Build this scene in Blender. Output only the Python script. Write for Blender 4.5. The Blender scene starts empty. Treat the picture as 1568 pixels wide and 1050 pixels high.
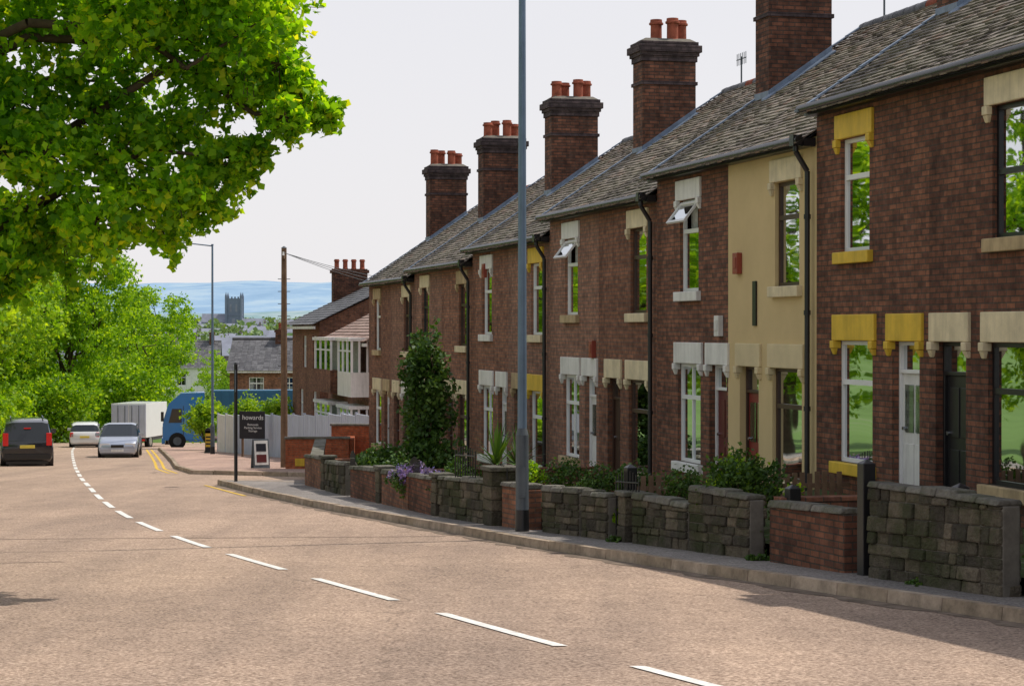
import bpy, math, random
import numpy as np
from mathutils import Vector, Matrix
random.seed(7)
C=bpy.context.scene
COL=C.collection
H=1.85
# ------------------------------------------------------------------ materials
def newmat(name):
    m=bpy.data.materials.new(name); m.use_nodes=True
    nt=m.node_tree; nt.nodes.clear()
    out=nt.nodes.new('ShaderNodeOutputMaterial')
    return m,nt,out
def N(nt,t,**k):
    n=nt.nodes.new(t)
    for a,b in k.items(): setattr(n,a,b)
    return n
def ramp(nt,fac,stops):
    r=N(nt,'ShaderNodeValToRGB'); e=r.color_ramp.elements
    while len(e)<len(stops): e.new(0.5)
    for i,(p,c) in enumerate(stops):
        e[i].position=p; e[i].color=(*c,1)
    nt.links.new(fac,r.inputs[0]); return r.outputs[0]
def noise(nt,vec,scale,detail=4,rough=.6):
    n=N(nt,'ShaderNodeTexNoise'); n.inputs['Scale'].default_value=scale
    n.inputs['Detail'].default_value=detail; n.inputs['Roughness'].default_value=rough
    if vec is not None: nt.links.new(vec,n.inputs['Vector'])
    return n.outputs['Fac']
def mixc(nt,a,b,fac,mode='MIX'):
    m=N(nt,'ShaderNodeMix',data_type='RGBA',blend_type=mode)
    for s,v in ((6,a),(7,b),(0,fac)):
        if isinstance(v,(tuple,list)): m.inputs[s].default_value=(*v,1)
        elif isinstance(v,(int,float)): m.inputs[s].default_value=v
        else: nt.links.new(v,m.inputs[s])
    return m.outputs[2]
def coords(nt,kind='Object'):
    return N(nt,'ShaderNodeTexCoord').outputs[kind]
def scaled(nt,v,s,rz=0):
    m=N(nt,'ShaderNodeMapping'); m.inputs['Scale'].default_value=s; m.inputs['Rotation'].default_value=(0,0,rz); nt.links.new(v,m.inputs[0]); return m.outputs[0]
def objvar(nt,col,lo,hi):
    oi=N(nt,'ShaderNodeObjectInfo'); return mixc(nt,col,ramp(nt,oi.outputs['Random'],[(0,lo),(1,hi)]),1,'MULTIPLY')
def bsdf(nt,out,col,rough=.8,spec=.3,metal=0,bump=None,bstr=.3,bdist=.02,coat=0):
    b=N(nt,'ShaderNodeBsdfPrincipled')
    if isinstance(col,(tuple,list)): b.inputs['Base Color'].default_value=(*col,1)
    else: nt.links.new(col,b.inputs['Base Color'])
    if isinstance(rough,(int,float)): b.inputs['Roughness'].default_value=rough
    else: nt.links.new(rough,b.inputs['Roughness'])
    b.inputs['Specular IOR Level'].default_value=spec
    b.inputs['Metallic'].default_value=metal
    b.inputs['Coat Weight'].default_value=coat
    if bump is not None:
        bp=N(nt,'ShaderNodeBump'); bp.inputs['Strength'].default_value=bstr; bp.inputs['Distance'].default_value=bdist
        nt.links.new(bump,bp.inputs['Height']); nt.links.new(bp.outputs[0],b.inputs['Normal'])
    nt.links.new(b.outputs[0],out.inputs[0]); return b
def plain(name,col,rough=.6,spec=.3,var=.25,scale=3,metal=0,coat=0,bstr=.15,streak=0):
    m,nt,o=newmat(name); v=coords(nt)
    n=noise(nt,v,scale,5,.65)
    d=tuple(c*(1-var) for c in col); l=tuple(min(1,c*(1+var*.6)) for c in col)
    c=ramp(nt,n,[(.3,d),(.7,l)])
    if streak:
        sv=scaled(nt,v,(5,5,.5)); c=mixc(nt,c,ramp(nt,noise(nt,sv,1.2,5,.7),[(.35,(1-streak,)*3),(.6,(1,1,1))]),1,'MULTIPLY')
    bsdf(nt,o,c,rough,spec,metal,noise(nt,v,scale*12),bstr,.01,coat); return m
def brick(name,c1,c2,mort,bw=.225,rh=.075,ms=.009,dirt=.5):
    m,nt,o=newmat(name); v=coords(nt)
    s=N(nt,'ShaderNodeSeparateXYZ'); nt.links.new(v,s.inputs[0])
    a=N(nt,'ShaderNodeMath',operation='ADD'); nt.links.new(s.outputs[0],a.inputs[0]); nt.links.new(s.outputs[1],a.inputs[1])
    c=N(nt,'ShaderNodeCombineXYZ'); nt.links.new(a.outputs[0],c.inputs[0]); nt.links.new(s.outputs[2],c.inputs[1])
    b=N(nt,'ShaderNodeTexBrick'); nt.links.new(c.outputs[0],b.inputs['Vector'])
    b.inputs['Color1'].default_value=(*c1,1); b.inputs['Color2'].default_value=(*c2,1); b.inputs['Mortar'].default_value=(*mort,1)
    b.inputs['Scale'].default_value=1; b.inputs['Mortar Size'].default_value=ms; b.inputs['Brick Width'].default_value=bw; b.inputs['Row Height'].default_value=rh
    b.inputs['Mortar Smooth'].default_value=.3
    n1=noise(nt,v,.9,5,.7); n2=noise(nt,v,7,3)
    dk=ramp(nt,n1,[(.35,(1,1,1)),(.7,(1-dirt,1-dirt,1-dirt*.95))])
    col=mixc(nt,b.outputs['Color'],dk,1,'MULTIPLY')
    lt=ramp(nt,n2,[(.35,(.72,.72,.72)),(.65,(1.3,1.25,1.2))])
    col=mixc(nt,col,lt,1,'MULTIPLY')
    sv=scaled(nt,v,(3,3,.35)); st=ramp(nt,noise(nt,sv,1.1,5,.75),[(.3,(.62,.62,.62)),(.5,(1,1,1)),(.7,(1.2,1.2,1.2))])
    col=mixc(nt,col,st,.7,'MULTIPLY')
    col=objvar(nt,col,(.85,.83,.82),(1.15,1.13,1.1))
    inv=N(nt,'ShaderNodeMath',operation='SUBTRACT'); inv.inputs[0].default_value=1; nt.links.new(b.outputs['Fac'],inv.inputs[1])
    bsdf(nt,o,col,.88,.2,0,inv.outputs[0],.8,.014); return m
def island(name,stops,rough=.85,spec=.2,moss=None,scale=4,bstr=.4,mf=.6,ov=False,bd=.02):
    m,nt,o=newmat(name); g=N(nt,'ShaderNodeNewGeometry')
    col=ramp(nt,g.outputs['Random Per Island'],stops)
    v=coords(nt); n=noise(nt,v,scale,5,.7)
    col=mixc(nt,col,ramp(nt,n,[(.3,(.55,.55,.55)),(.7,(1.25,1.25,1.25))]),1,'MULTIPLY')
    if moss:
        n2=noise(nt,v,1.3,6,.7); f=ramp(nt,n2,[(.45,(0,0,0)),(.62,(1,1,1))])
        f2=N(nt,'ShaderNodeMath',operation='MULTIPLY'); nt.links.new(f,f2.inputs[0]); f2.inputs[1].default_value=mf
        col=mixc(nt,col,moss,f2.outputs[0])
    if ov: col=objvar(nt,col,(.86,.85,.84),(1.14,1.1,1.08))
    bsdf(nt,o,col,rough,spec,0,noise(nt,v,25,4),bstr,bd); return m
def leafmat(name,stops,trans=.45):
    m,nt,o=newmat(name); g=N(nt,'ShaderNodeNewGeometry')
    col=ramp(nt,g.outputs['Random Per Island'],stops)
    v=coords(nt); n=noise(nt,v,.9,2)
    col=mixc(nt,col,ramp(nt,n,[(.35,(.65,.78,.6)),(.65,(1.3,1.2,1.1))]),1,'MULTIPLY')
    d=N(nt,'ShaderNodeBsdfPrincipled'); nt.links.new(col,d.inputs['Base Color']); d.inputs['Roughness'].default_value=.5; d.inputs['Specular IOR Level'].default_value=.3
    t=N(nt,'ShaderNodeBsdfTranslucent'); 
    c2=mixc(nt,col,(1.6,1.45,.5),1,'MULTIPLY'); nt.links.new(c2,t.inputs[0])
    mx=N(nt,'ShaderNodeMixShader'); mx.inputs[0].default_value=trans
    nt.links.new(d.outputs[0],mx.inputs[1]); nt.links.new(t.outputs[0],mx.inputs[2]); nt.links.new(mx.outputs[0],o.inputs[0]); return m
M={}
M['brickA']=brick('brick_dark',(.29,.13,.08),(.14,.068,.05),(.10,.085,.07))
M['brickB']=brick('brick_red',(.35,.165,.10),(.20,.095,.065),(.16,.13,.11),dirt=.4)
M['brickC']=brick('brick_pink',(.38,.20,.135),(.25,.135,.10),(.19,.16,.135),dirt=.35)
M['brickCh']=brick('brick_chimney',(.27,.12,.075),(.11,.06,.045),(.085,.07,.06),dirt=.6)
M['brickBl']=brick('brick_engineering',(.11,.085,.09),(.07,.055,.06),(.06,.05,.05),dirt=.4)
M['brickO']=brick('brick_orange',(.50,.15,.07),(.42,.12,.06),(.3,.16,.1),dirt=.2)
M['render']=plain('cream_render',(.62,.48,.26),.9,.1,.1,.8,bstr=.25)
M['rtrim']=plain('cream_trim',(.66,.55,.34),.7,.2,.12,2)
M['yellow']=plain('yellow_paint',(.75,.50,.05),.55,.3,.15,3,streak=.2)
M['cream']=plain('cream_paint',(.74,.63,.42),.6,.3,.2,3,streak=.2)
M['white']=plain('white_paint',(.78,.77,.74),.5,.35,.1,3,streak=.2)
M['buff']=plain('buff_stone',(.50,.38,.22),.75,.2,.25,4,streak=.3)
M['upvc']=plain('white_frame',(.8,.8,.8),.3,.5,.05,2,bstr=.02)
M['brownf']=plain('brown_frame',(.06,.03,.02),.4,.4,.2,4)
M['blackf']=plain('black_paint',(.012,.012,.014),.35,.5,.2,4)
M['red']=plain('red_door_paint',(.22,.03,.025),.4,.4,.1,3)
M['maroon']=plain('maroon_paint',(.12,.02,.02),.4,.4,.1,3)
M['bgreen']=plain('green_paint',(.03,.1,.06),.4,.4,.1,3)
M['pot']=plain('terracotta',(.30,.085,.05),.8,.2,.45,6)
M['lead']=plain('lead_flashing',(.18,.23,.31),.5,.4,.3,5)
M['mortar']=plain('mortar',(.17,.155,.13),.9,.1,.3,6)
M['tile']=island('clay_tile',[(0,(.13,.112,.10)),(.5,(.235,.205,.18)),(.85,(.34,.295,.255)),(1,(.27,.18,.14))],.8,.25,(.14,.14,.09),1.3,ov=True)
M['tilep']=island('pink_tile',[(0,(.27,.18,.15)),(1,(.45,.33,.28))],.85,.2)
M['slate']=island('slate',[(0,(.10,.10,.11)),(1,(.18,.18,.19))],.6,.3)
M['stone']=island('wall_stone',[(0,(.06,.052,.042)),(.5,(.11,.095,.072)),(1,(.20,.165,.12))],.9,.15,(.045,.055,.02),9,1,.7,bd=.05)
M['cope']=island('coping_stone',[(0,(.13,.12,.10)),(1,(.24,.225,.195))],.85,.2,(.07,.08,.04),8,.8,.8,bd=.04)
M['curt']=plain('net_curtain',(.55,.54,.5),.9,.1,.3,9)
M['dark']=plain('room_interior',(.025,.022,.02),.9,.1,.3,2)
M['galv']=plain('galvanised_paint',(.15,.22,.31),.45,.45,.15,3,metal=.2,streak=.2)
M['galvd']=plain('grey_base_paint',(.10,.12,.14),.5,.4,.2,3,streak=.3)
M['wood']=plain('old_timber',(.20,.13,.085),.9,.1,.3,5)
M['bark']=plain('bark',(.09,.065,.045),.95,.1,.4,5,bstr=.6)
M['kerb']=island('kerb_stone',[(0,(.32,.25,.18)),(1,(.44,.35,.27))],.9,.15)
M['grime']=plain('gutter_grime',(.20,.155,.12),.95,.1,.5,4)
M['seam']=plain('tar_seam',(.13,.10,.085),.9,.2,.4,20)
M['paint']=plain('road_paint',(.76,.74,.70),.7,.2,.3,9)
M['ypaint']=plain('yellow_line',(.65,.42,.05),.7,.2,.2,6)
M['rubber']=plain('tyre',(.015,.015,.015),.8,.2,.2,6)
M['chrome']=plain('bright_metal',(.5,.5,.52),.25,.6,.05,2,metal=.9)
M['cblack']=plain('car_black',(.01,.012,.018),.2,.5,.05,2,coat=.6,bstr=0)
M['csilver']=plain('car_silver',(.42,.46,.55),.28,.5,.05,2,metal=.5,coat=.6,bstr=0)
M['cwhite']=plain('car_white',(.75,.76,.78),.3,.5,.04,2,coat=.5,bstr=0)
M['cblue']=plain('lorry_blue',(.012,.17,.46),.3,.5,.06,2,coat=.5,bstr=0)
M['teal']=plain('trailer_blue',(.02,.12,.22),.5,.4,.15,1)
M['redl']=plain('red_lens',(.75,.01,.01),.2,.5,.05,2)
M['lens']=plain('clear_lens',(.75,.77,.8),.1,.8,.05,2)
M['plate']=plain('number_plate',(.75,.6,.1),.5,.3,.05,2)
M['hoard']=plain('hoarding_panel',(.52,.56,.66),.6,.3,.1,1,streak=.15)
M['sblack']=plain('sign_black',(.012,.012,.02),.5,.4,.1,2)
M['stext']=plain('sign_lettering',(.75,.75,.75),.6,.3,.02,2)
M['alarm']=plain('alarm_red',(.30,.06,.04),.4,.4,.1,3)
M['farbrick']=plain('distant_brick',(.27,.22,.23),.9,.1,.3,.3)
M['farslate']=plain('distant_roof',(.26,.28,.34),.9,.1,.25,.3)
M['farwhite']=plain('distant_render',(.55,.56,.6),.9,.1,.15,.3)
M['church']=plain('haze_tinted_church',(.20,.24,.32),.9,.1,.15,.1)  # blue-grey with distance haze painted into the stone colour
M['leafN']=leafmat('maple_leaf',[(0,(.08,.22,.01)),(.45,(.20,.42,.012)),(.85,(.36,.58,.018)),(1,(.58,.62,.03))],.6)
M['leafF']=leafmat('tree_leaf',[(0,(.10,.22,.012)),(.5,(.20,.38,.015)),(1,(.38,.54,.025))],.55)
M['leafH']=leafmat('haze_tinted_leaf',[(0,(.13,.22,.10)),(1,(.22,.32,.15))],.3)  # far trees: aerial haze baked into the leaf colours
M['leafD']=leafmat('shrub_leaf',[(0,(.03,.07,.015)),(.6,(.06,.13,.025)),(1,(.11,.19,.035))],.25)
M['leafL']=leafmat('hedge_leaf',[(0,(.14,.30,.02)),(1,(.34,.50,.04))],.45)
M['flower']=leafmat('purple_flower',[(0,(.15,.12,.42)),(1,(.35,.25,.65))],.3)
m,nt,o=newmat('window_glass')
tr=N(nt,'ShaderNodeBsdfTransparent'); tr.inputs[0].default_value=(.72,.78,.76,1)
gl=N(nt,'ShaderNodeBsdfGlossy'); gl.inputs['Roughness'].default_value=.015; gl.inputs[0].default_value=(.75,.78,.8,1)
nz=noise(nt,coords(nt),1.1,1); bp=N(nt,'ShaderNodeBump'); bp.inputs['Strength'].default_value=.12; bp.inputs['Distance'].default_value=.02
nt.links.new(nz,bp.inputs['Height']); nt.links.new(bp.outputs[0],gl.inputs['Normal'])
fr=N(nt,'ShaderNodeFresnel'); fr.inputs[0].default_value=1.5
mm=N(nt,'ShaderNodeMath',operation='MULTIPLY_ADD',use_clamp=True); mm.inputs[1].default_value=1.35; mm.inputs[2].default_value=.04; nt.links.new(fr.outputs[0],mm.inputs[0])
mx=N(nt,'ShaderNodeMixShader'); nt.links.new(mm.outputs[0],mx.inputs[0]); nt.links.new(tr.outputs[0],mx.inputs[1]); nt.links.new(gl.outputs[0],mx.inputs[2]); nt.links.new(mx.outputs[0],o.inputs[0])
M['glass']=m
m,nt,o=newmat('car_glass'); bsdf(nt,o,(.02,.025,.03),.05,.6); M['cglass']=m
def roadmat(name,a,b,c):
    m,nt,o=newmat(name); v=coords(nt)
    n1=noise(nt,v,30,4,.8); n2=noise(nt,v,.35,5,.6); n3=noise(nt,v,3.5,4,.7)
    col=ramp(nt,n1,[(.36,a),(.5,b),(.64,c)])
    col=mixc(nt,col,ramp(nt,n2,[(.3,(.84,.83,.83)),(.7,(1.12,1.1,1.08))]),1,'MULTIPLY')
    col=mixc(nt,col,ramp(nt,n3,[(.3,(.86,.86,.86)),(.7,(1.1,1.1,1.1))]),1,'MULTIPLY')
    lv=scaled(nt,v,(1.0,.06,1),math.radians(-18)); col=mixc(nt,col,ramp(nt,noise(nt,lv,.9,3,.6),[(.35,(.84,.84,.85)),(.6,(1.06,1.05,1.04))]),1,'MULTIPLY')
    vo=N(nt,'ShaderNodeTexVoronoi'); vo.inputs['Scale'].default_value=17; nt.links.new(v,vo.inputs['Vector'])
    f=ramp(nt,vo.outputs['Distance'],[(.0,(.38,.36,.34)),(.4,(1.12,1.1,1.08))])
    col=mixc(nt,col,f,.85,'MULTIPLY')
    vc=N(nt,'ShaderNodeTexVoronoi',feature='DISTANCE_TO_EDGE'); vc.inputs['Scale'].default_value=.13
    wv=N(nt,'ShaderNodeVectorMath',operation='ADD'); nn=N(nt,'ShaderNodeTexNoise'); nn.inputs['Scale'].default_value=1.2; nt.links.new(v,nn.inputs['Vector']); nt.links.new(nn.outputs['Color'],wv.inputs[1]); nt.links.new(v,wv.inputs[0]); nt.links.new(wv.outputs[0],vc.inputs['Vector'])
    f=ramp(nt,vc.outputs['Distance'],[(.0,(.5,.5,.5)),(.003,(1,1,1))])
    col=mixc(nt,col,f,.5,'MULTIPLY')
    bsdf(nt,o,col,.9,.2,0,n1,.8,.015); return m
M['road']=roadmat('road_surface',(.17,.12,.09),(.36,.27,.21),(.56,.44,.35))
M['pave']=roadmat('pavement_surface',(.13,.12,.115),(.23,.215,.205),(.32,.30,.285))
M['pave2']=roadmat('pink_pavement',(.22,.15,.12),(.40,.28,.23),(.52,.39,.33))
m,nt,o=newmat('ground_grass'); v=coords(nt)
col=ramp(nt,noise(nt,v,.02,6,.7),[(.3,(.08,.14,.03)),(.55,(.12,.20,.05)),(.7,(.18,.20,.11))]); bsdf(nt,o,col,.95,.1,0,noise(nt,v,3,4),.5,.05); M['ground']=m
m,nt,o=newmat('garden_soil'); v=coords(nt)
col=ramp(nt,noise(nt,v,2,6,.7),[(.35,(.10,.08,.05)),(.55,(.06,.10,.03)),(.7,(.22,.19,.15))]); bsdf(nt,o,col,.95,.1,0,noise(nt,v,8,4),.6,.05); M['soil']=m
m,nt,o=newmat('haze_tinted_hills'); v=coords(nt)  # aerial perspective painted as pale blue base colour
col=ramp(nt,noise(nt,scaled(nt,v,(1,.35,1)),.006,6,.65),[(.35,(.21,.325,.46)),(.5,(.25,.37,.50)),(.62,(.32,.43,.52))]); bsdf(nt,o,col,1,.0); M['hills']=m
m,nt,o=newmat('haze_tinted_fields'); v=coords(nt)  # nearer ridge, distance haze mixed into its base colours
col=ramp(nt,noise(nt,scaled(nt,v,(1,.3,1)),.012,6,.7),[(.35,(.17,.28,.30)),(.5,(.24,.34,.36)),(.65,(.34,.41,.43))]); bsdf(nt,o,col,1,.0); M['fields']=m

# ------------------------------------------------------------------ mesh builder
class MB:
    def __init__(s): s.v=[];s.f=[];s.m=[];s.mats=[];s.M=Matrix.Identity(4);s.sm=[]
    def mi(s,k):
        if k not in s.mats: s.mats.append(k)
        return s.mats.index(k)
    def add(s,vs,fs,k,smooth=False):
        b=len(s.v); s.v+= [tuple(s.M@Vector(p)) for p in vs]
        i=s.mi(k)
        for f in fs: s.f.append(tuple(b+q for q in f)); s.m.append(i); s.sm.append(smooth)
    def quad(s,a,b,c,d,k): s.add([a,b,c,d],[(0,1,2,3)],k)
    def box(s,x0,x1,y0,y1,z0,z1,k):
        s.add([(x0,y0,z0),(x1,y0,z0),(x1,y1,z0),(x0,y1,z0),(x0,y0,z1),(x1,y0,z1),(x1,y1,z1),(x0,y1,z1)],
              [(0,3,2,1),(4,5,6,7),(0,1,5,4),(1,2,6,5),(2,3,7,6),(3,0,4,7)],k)
    def hexa(s,p,k): s.add(p,[(0,3,2,1),(4,5,6,7),(0,1,5,4),(1,2,6,5),(2,3,7,6),(3,0,4,7)],k)
    def cyl(s,p0,p1,r0,r1,k,n=12,caps=True):
        p0=Vector(p0);p1=Vector(p1);d=(p1-p0).normalized()
        a=d.orthogonal().normalized(); b=d.cross(a); vs=[]
        for p,r in((p0,r0),(p1,r1)):
            for i in range(n):
                t=2*math.pi*i/n; vs.append(tuple(p+a*r*math.cos(t)+b*r*math.sin(t)))
        s.add(vs,[(i,(i+1)%n,n+(i+1)%n,n+i) for i in range(n)],k,True)
        if caps: s.add(vs,[tuple(range(n-1,-1,-1)),tuple(range(n,2*n))],k)
    def wall(s,x0,x1,z0,z1,holes,k,y=0,dep=.12,kr=None):
        xs=sorted(set([x0,x1]+[h[0] for h in holes]+[h[1] for h in holes])); zs=sorted(set([z0,z1]+[h[2] for h in holes]+[h[3] for h in holes]))
        for i in range(len(xs)-1):
            for j in range(len(zs)-1):
                cx=(xs[i]+xs[i+1])/2; cz=(zs[j]+zs[j+1])/2
                if any(h[0]<cx<h[1] and h[2]<cz<h[3] for h in holes): continue
                s.quad((xs[i],y,zs[j]),(xs[i],y,zs[j+1]),(xs[i+1],y,zs[j+1]),(xs[i+1],y,zs[j]),k)
        for h in holes:
            a,b,c,d=h; kk=kr or k
            s.quad((a,y,c),(a,y-dep,c),(a,y-dep,d),(a,y,d),kk); s.quad((b,y,c),(b,y-dep,c),(b,y-dep,d),(b,y,d),kk)
            s.quad((a,y,c),(b,y,c),(b,y-dep,c),(a,y-dep,c),kk); s.quad((a,y,d),(b,y,d),(b,y-dep,d),(a,y-dep,d),kk)
    def build(s,name,parent=None,loc=(0,0,0),rz=0,bevel=0):
        me=bpy.data.meshes.new(name); me.from_pydata(s.v,[],s.f)
        for k in s.mats: me.materials.append(M[k])
        me.polygons.foreach_set('material_index',s.m); me.polygons.foreach_set('use_smooth',s.sm); me.update()
        o=bpy.data.objects.new(name,me); COL.objects.link(o)
        o.location=loc; o.rotation_euler=(0,0,rz)
        if parent: o.parent=parent
        if bevel:
            b=o.modifiers.new('b','BEVEL'); b.width=bevel; b.segments=2; b.limit_method='ANGLE'
        return o
def empty(name,loc,rz=0):
    e=bpy.data.objects.new(name,None); e.location=loc; e.rotation_euler=(0,0,rz); e.empty_display_size=.3; COL.objects.link(e); return e

# ------------------------------------------------------------------ curves of the street
cp=np.array([(15.6,-20),(7.2,0),(1.36,14.2),(.9,15.1),(.39,16.6),(-.87,19.9),(-1.35,21.2),(-2.43,24),(-2.87,25.2),(-3.82,27.7),(-5.05,31.3),(-6.2,35),(-7.3,38.9),(-8.4,43.2),(-9.5,47.7),(-10.7,52.9),(-12.2,59.2),(-15.1,72.2),(-18.5,88),(-21.9,104),(-25.5,122)])
def interp(p):
    d=p[:,1]; x=p[:,0]; o=np.argsort(d); d=d[o];x=x[o]
    dd=np.linspace(d[0],d[-1],200); xx=np.interp(dd,d,x)
    k=np.ones(9)/9; xp=np.pad(xx,4,mode='reflect',reflect_type='odd'); xx=np.convolve(xp,k,'valid')
    return lambda t: float(np.interp(t,dd,xx))
cX=interp(cp)
kX=interp(np.array([(20,-20),(11.9,0),(6.35,14),(4.5,18.4),(1.75,25.2),(.12,29.3),(-2.1,35.9),(-3.6,40.3),(-5.5,46.6),(-7.7,54.6)]))
wX=interp(np.array([(18,-14),(7.7,12),(4.65,19.9),(3.0,24.9),(1.15,29.4),(.4,31),(-1.05,34.8),(-2.45,40.4),(-3.5,44.5),(-4.95,51)]))
gz=lambda y:-.04*y
LW=5.15
prof=[(-60,2.4),(0,0),(140,-5.6),(200,-8),(280,-8.5),(500,-9),(1000,-4),(1600,1.0),(2400,2)]
mb=MB(); xsg=[-4000,-1500,-500,-120,0,120,500,1500,4000]
vs=[(x,y,z-.03) for y,z in prof for x in xsg]; nx=len(xsg)
mb.add(vs,[(j*nx+i,j*nx+i+1,(j+1)*nx+i+1,(j+1)*nx+i) for j in range(len(prof)-1) for i in range(nx-1)],'ground'); mb.build('ground')
def relief(name,mat,rows,amp,x0=5000,nx=140):
    mb=MB(); vs=[]; zm=max(r[1] for r in rows); z0=rows[0][1]
    for y,z in rows:
        for i in range(nx):
            x=-x0+2*x0*i/(nx-1); k=(z-z0)/(zm-z0)
            q=9*math.sin(x*.0021+1)+6*math.sin(x*.0063+y*.001)+3*math.sin(x*.017)+2*math.sin(x*.043+y)
            vs.append((x,y,z+k*amp*q))
    mb.add(vs,[(j*nx+i,j*nx+i+1,(j+1)*nx+i+1,(j+1)*nx+i) for j in range(len(rows)-1) for i in range(nx-1)],mat,True); mb.build(name)
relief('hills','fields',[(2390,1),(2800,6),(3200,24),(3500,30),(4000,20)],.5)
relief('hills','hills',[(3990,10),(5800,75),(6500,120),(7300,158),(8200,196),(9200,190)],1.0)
mb=MB(); ys=list(np.arange(-20,122,2.0))
for a,b in zip(ys[:-1],ys[1:]):
    la,lb=cX(a)-LW,cX(b)-LW
    ra=(kX(a) if a<54 else 3); rb=(kX(b) if b<54.5 else 3)
    mb.quad((la,a,gz(a)),(ra,a,gz(a)),(rb,b,gz(b)),(lb,b,gz(b)),'road')
mb.quad((cX(120)-LW,120,gz(120)),(3,120,gz(120)),(6,134,gz(134)),(cX(120)-5,134,gz(134)),'road')
mb.build('road')
def strip(mb,f,d0,d1,w,k,z=.004,off=0,step=.7,jit=0):
    n=max(1,int((d1-d0)/step)); dd=np.linspace(d0,d1,n+1); js=[random.uniform(-jit,jit) for _ in dd]
    for i,(a,b) in enumerate(zip(dd[:-1],dd[1:])):
        xa,xb=f(a)+off,f(b)+off
        mb.quad((xa-w/2+js[i],a,gz(a)+z),(xa+w/2,a,gz(a)+z),(xb+w/2,b,gz(b)+z),(xb-w/2+js[i+1],b,gz(b)+z),k)
mb=MB(); d=8.45
while d<118:
    strip(mb,cX,d,d+2.75,.12,'paint',.008); d+=4.08
mb.build('lane_marking')
f2=interp(np.array([(-9.9,64.3),(-11.3,70),(-12.9,79),(-15.3,92),(-18.3,108)]))
mb=MB()
for off in(-.35,-.6): strip(mb,f2,65,108,.1,'ypaint',.004,off)
strip(mb,kX,47,54,.09,'ypaint',.008,-.4)
mb.build('yellow_line_marking')
mb=MB(); strip(mb,kX,-15,54,.22,'grime',.004,-.11,.4,.1)
mb.build('gutter_dirt')
mb=MB()
def seam(p,q,w,n=22):
    pts=[(p[0]+(q[0]-p[0])*i/n,p[1]+(q[1]-p[1])*i/n+random.uniform(-.03,.03)) for i in range(n+1)]
    for a,b in zip(pts[:-1],pts[1:]): mb.quad((a[0],a[1],gz(a[1])+.0055),(a[0],a[1]+w,gz(a[1]+w)+.0055),(b[0],b[1]+w,gz(b[1]+w)+.0055),(b[0],b[1],gz(b[1])+.0055),'seam')
seam((-9.6,30.6),(-1.0,31.5),.05); seam((-7.1,25.6),(-5.6,26.1),.04,8)
mb.build('road_seam')
def kerb(mb,f,d0,d1,side=1):
    d=d0
    while d<d1:
        e=min(d+.88,d1); j=random.uniform(-.006,.006)
        xa,xb=f(d),f(e-.015)
        z0=gz(d);z1=gz(e)
        mb.hexa([(xa+j,d,z0-.1),(xa+j+.15*side,d,z0-.1),(xb+j+.15*side,e-.015,z1-.1),(xb+j,e-.015,z1-.1),
                 (xa+j+.02*side,d,z0+.125+j),(xa+j+.15*side,d,z0+.125+j),(xb+j+.15*side,e-.015,z1+.125+j),(xb+j+.02*side,e-.015,z1+.125+j)],'kerb'); d=e
mb=MB(); kerb(mb,kX,-20,54.6); kerb(mb,f2,64.3,108); kerb(mb,lambda d:cX(d)-LW,-20,120,-1)
def kerbl(mb,a,b):
    n=max(1,int(math.dist(a,b)/.9)); dx=(b[0]-a[0])/n;dy=(b[1]-a[1])/n
    for i in range(n):
        x,y=a[0]+dx*i,a[1]+dy*i
        mb.hexa([(x,y,gz(y)-.1),(x,y+.15,gz(y)-.1),(x+dx-.015,y+dy+.15,gz(y+dy)-.1),(x+dx-.015,y+dy,gz(y+dy)-.1),(x,y,gz(y)+.125),(x,y+.15,gz(y)+.125),(x+dx-.015,y+dy+.15,gz(y+dy)+.125),(x+dx-.015,y+dy,gz(y+dy)+.125)],'kerb')
kerbl(mb,(-7.7,54.6),(-4.6,52.5)); kerbl(mb,(-9.9,64.2),(-5,60.5)); mb.build('kerb')
mb=MB(); ys=list(np.arange(-20,54.6,1.5))+[54.6]
for a,b in zip(ys[:-1],ys[1:]):
    wa=wX(a)+.6 if a<50 else -4.6; wb=wX(b)+.6 if b<50 else -4.6
    mb.quad((kX(a)+.15,a,gz(a)+.12),(wa,a,gz(a)+.12),(wb,b,gz(b)+.12),(kX(b)+.15,b,gz(b)+.12),'pave')
mb.build('pavement')
mb=MB(); ys=[64.35,70,79,92,108]
for a,b in zip(ys[:-1],ys[1:]):
    mb.quad((f2(a)+.15,a,gz(a)+.12),(-1,a,gz(a)+.12),(-1,b,gz(b)+.12),(f2(b)+.15,b,gz(b)+.12),'pave2')
mb.quad((-9.9,64.35,gz(64.35)+.12),(-5,60.65,gz(60.65)+.12),(-1,60.65,gz(60.65)+.12),(-1,64.35,gz(64.35)+.12),'pave2')
mb.build('pavement')
mb=MB(); ys=list(np.arange(-20,120,3.0))
for a,b in zip(ys[:-1],ys[1:]):
    mb.quad((cX(a)-LW-.15,a,gz(a)+.12),(cX(a)-LW-2.4,a,gz(a)+.12),(cX(b)-LW-2.4,b,gz(b)+.12),(cX(b)-LW-.15,b,gz(b)+.12),'pave')
mb.build('pavement')

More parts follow.
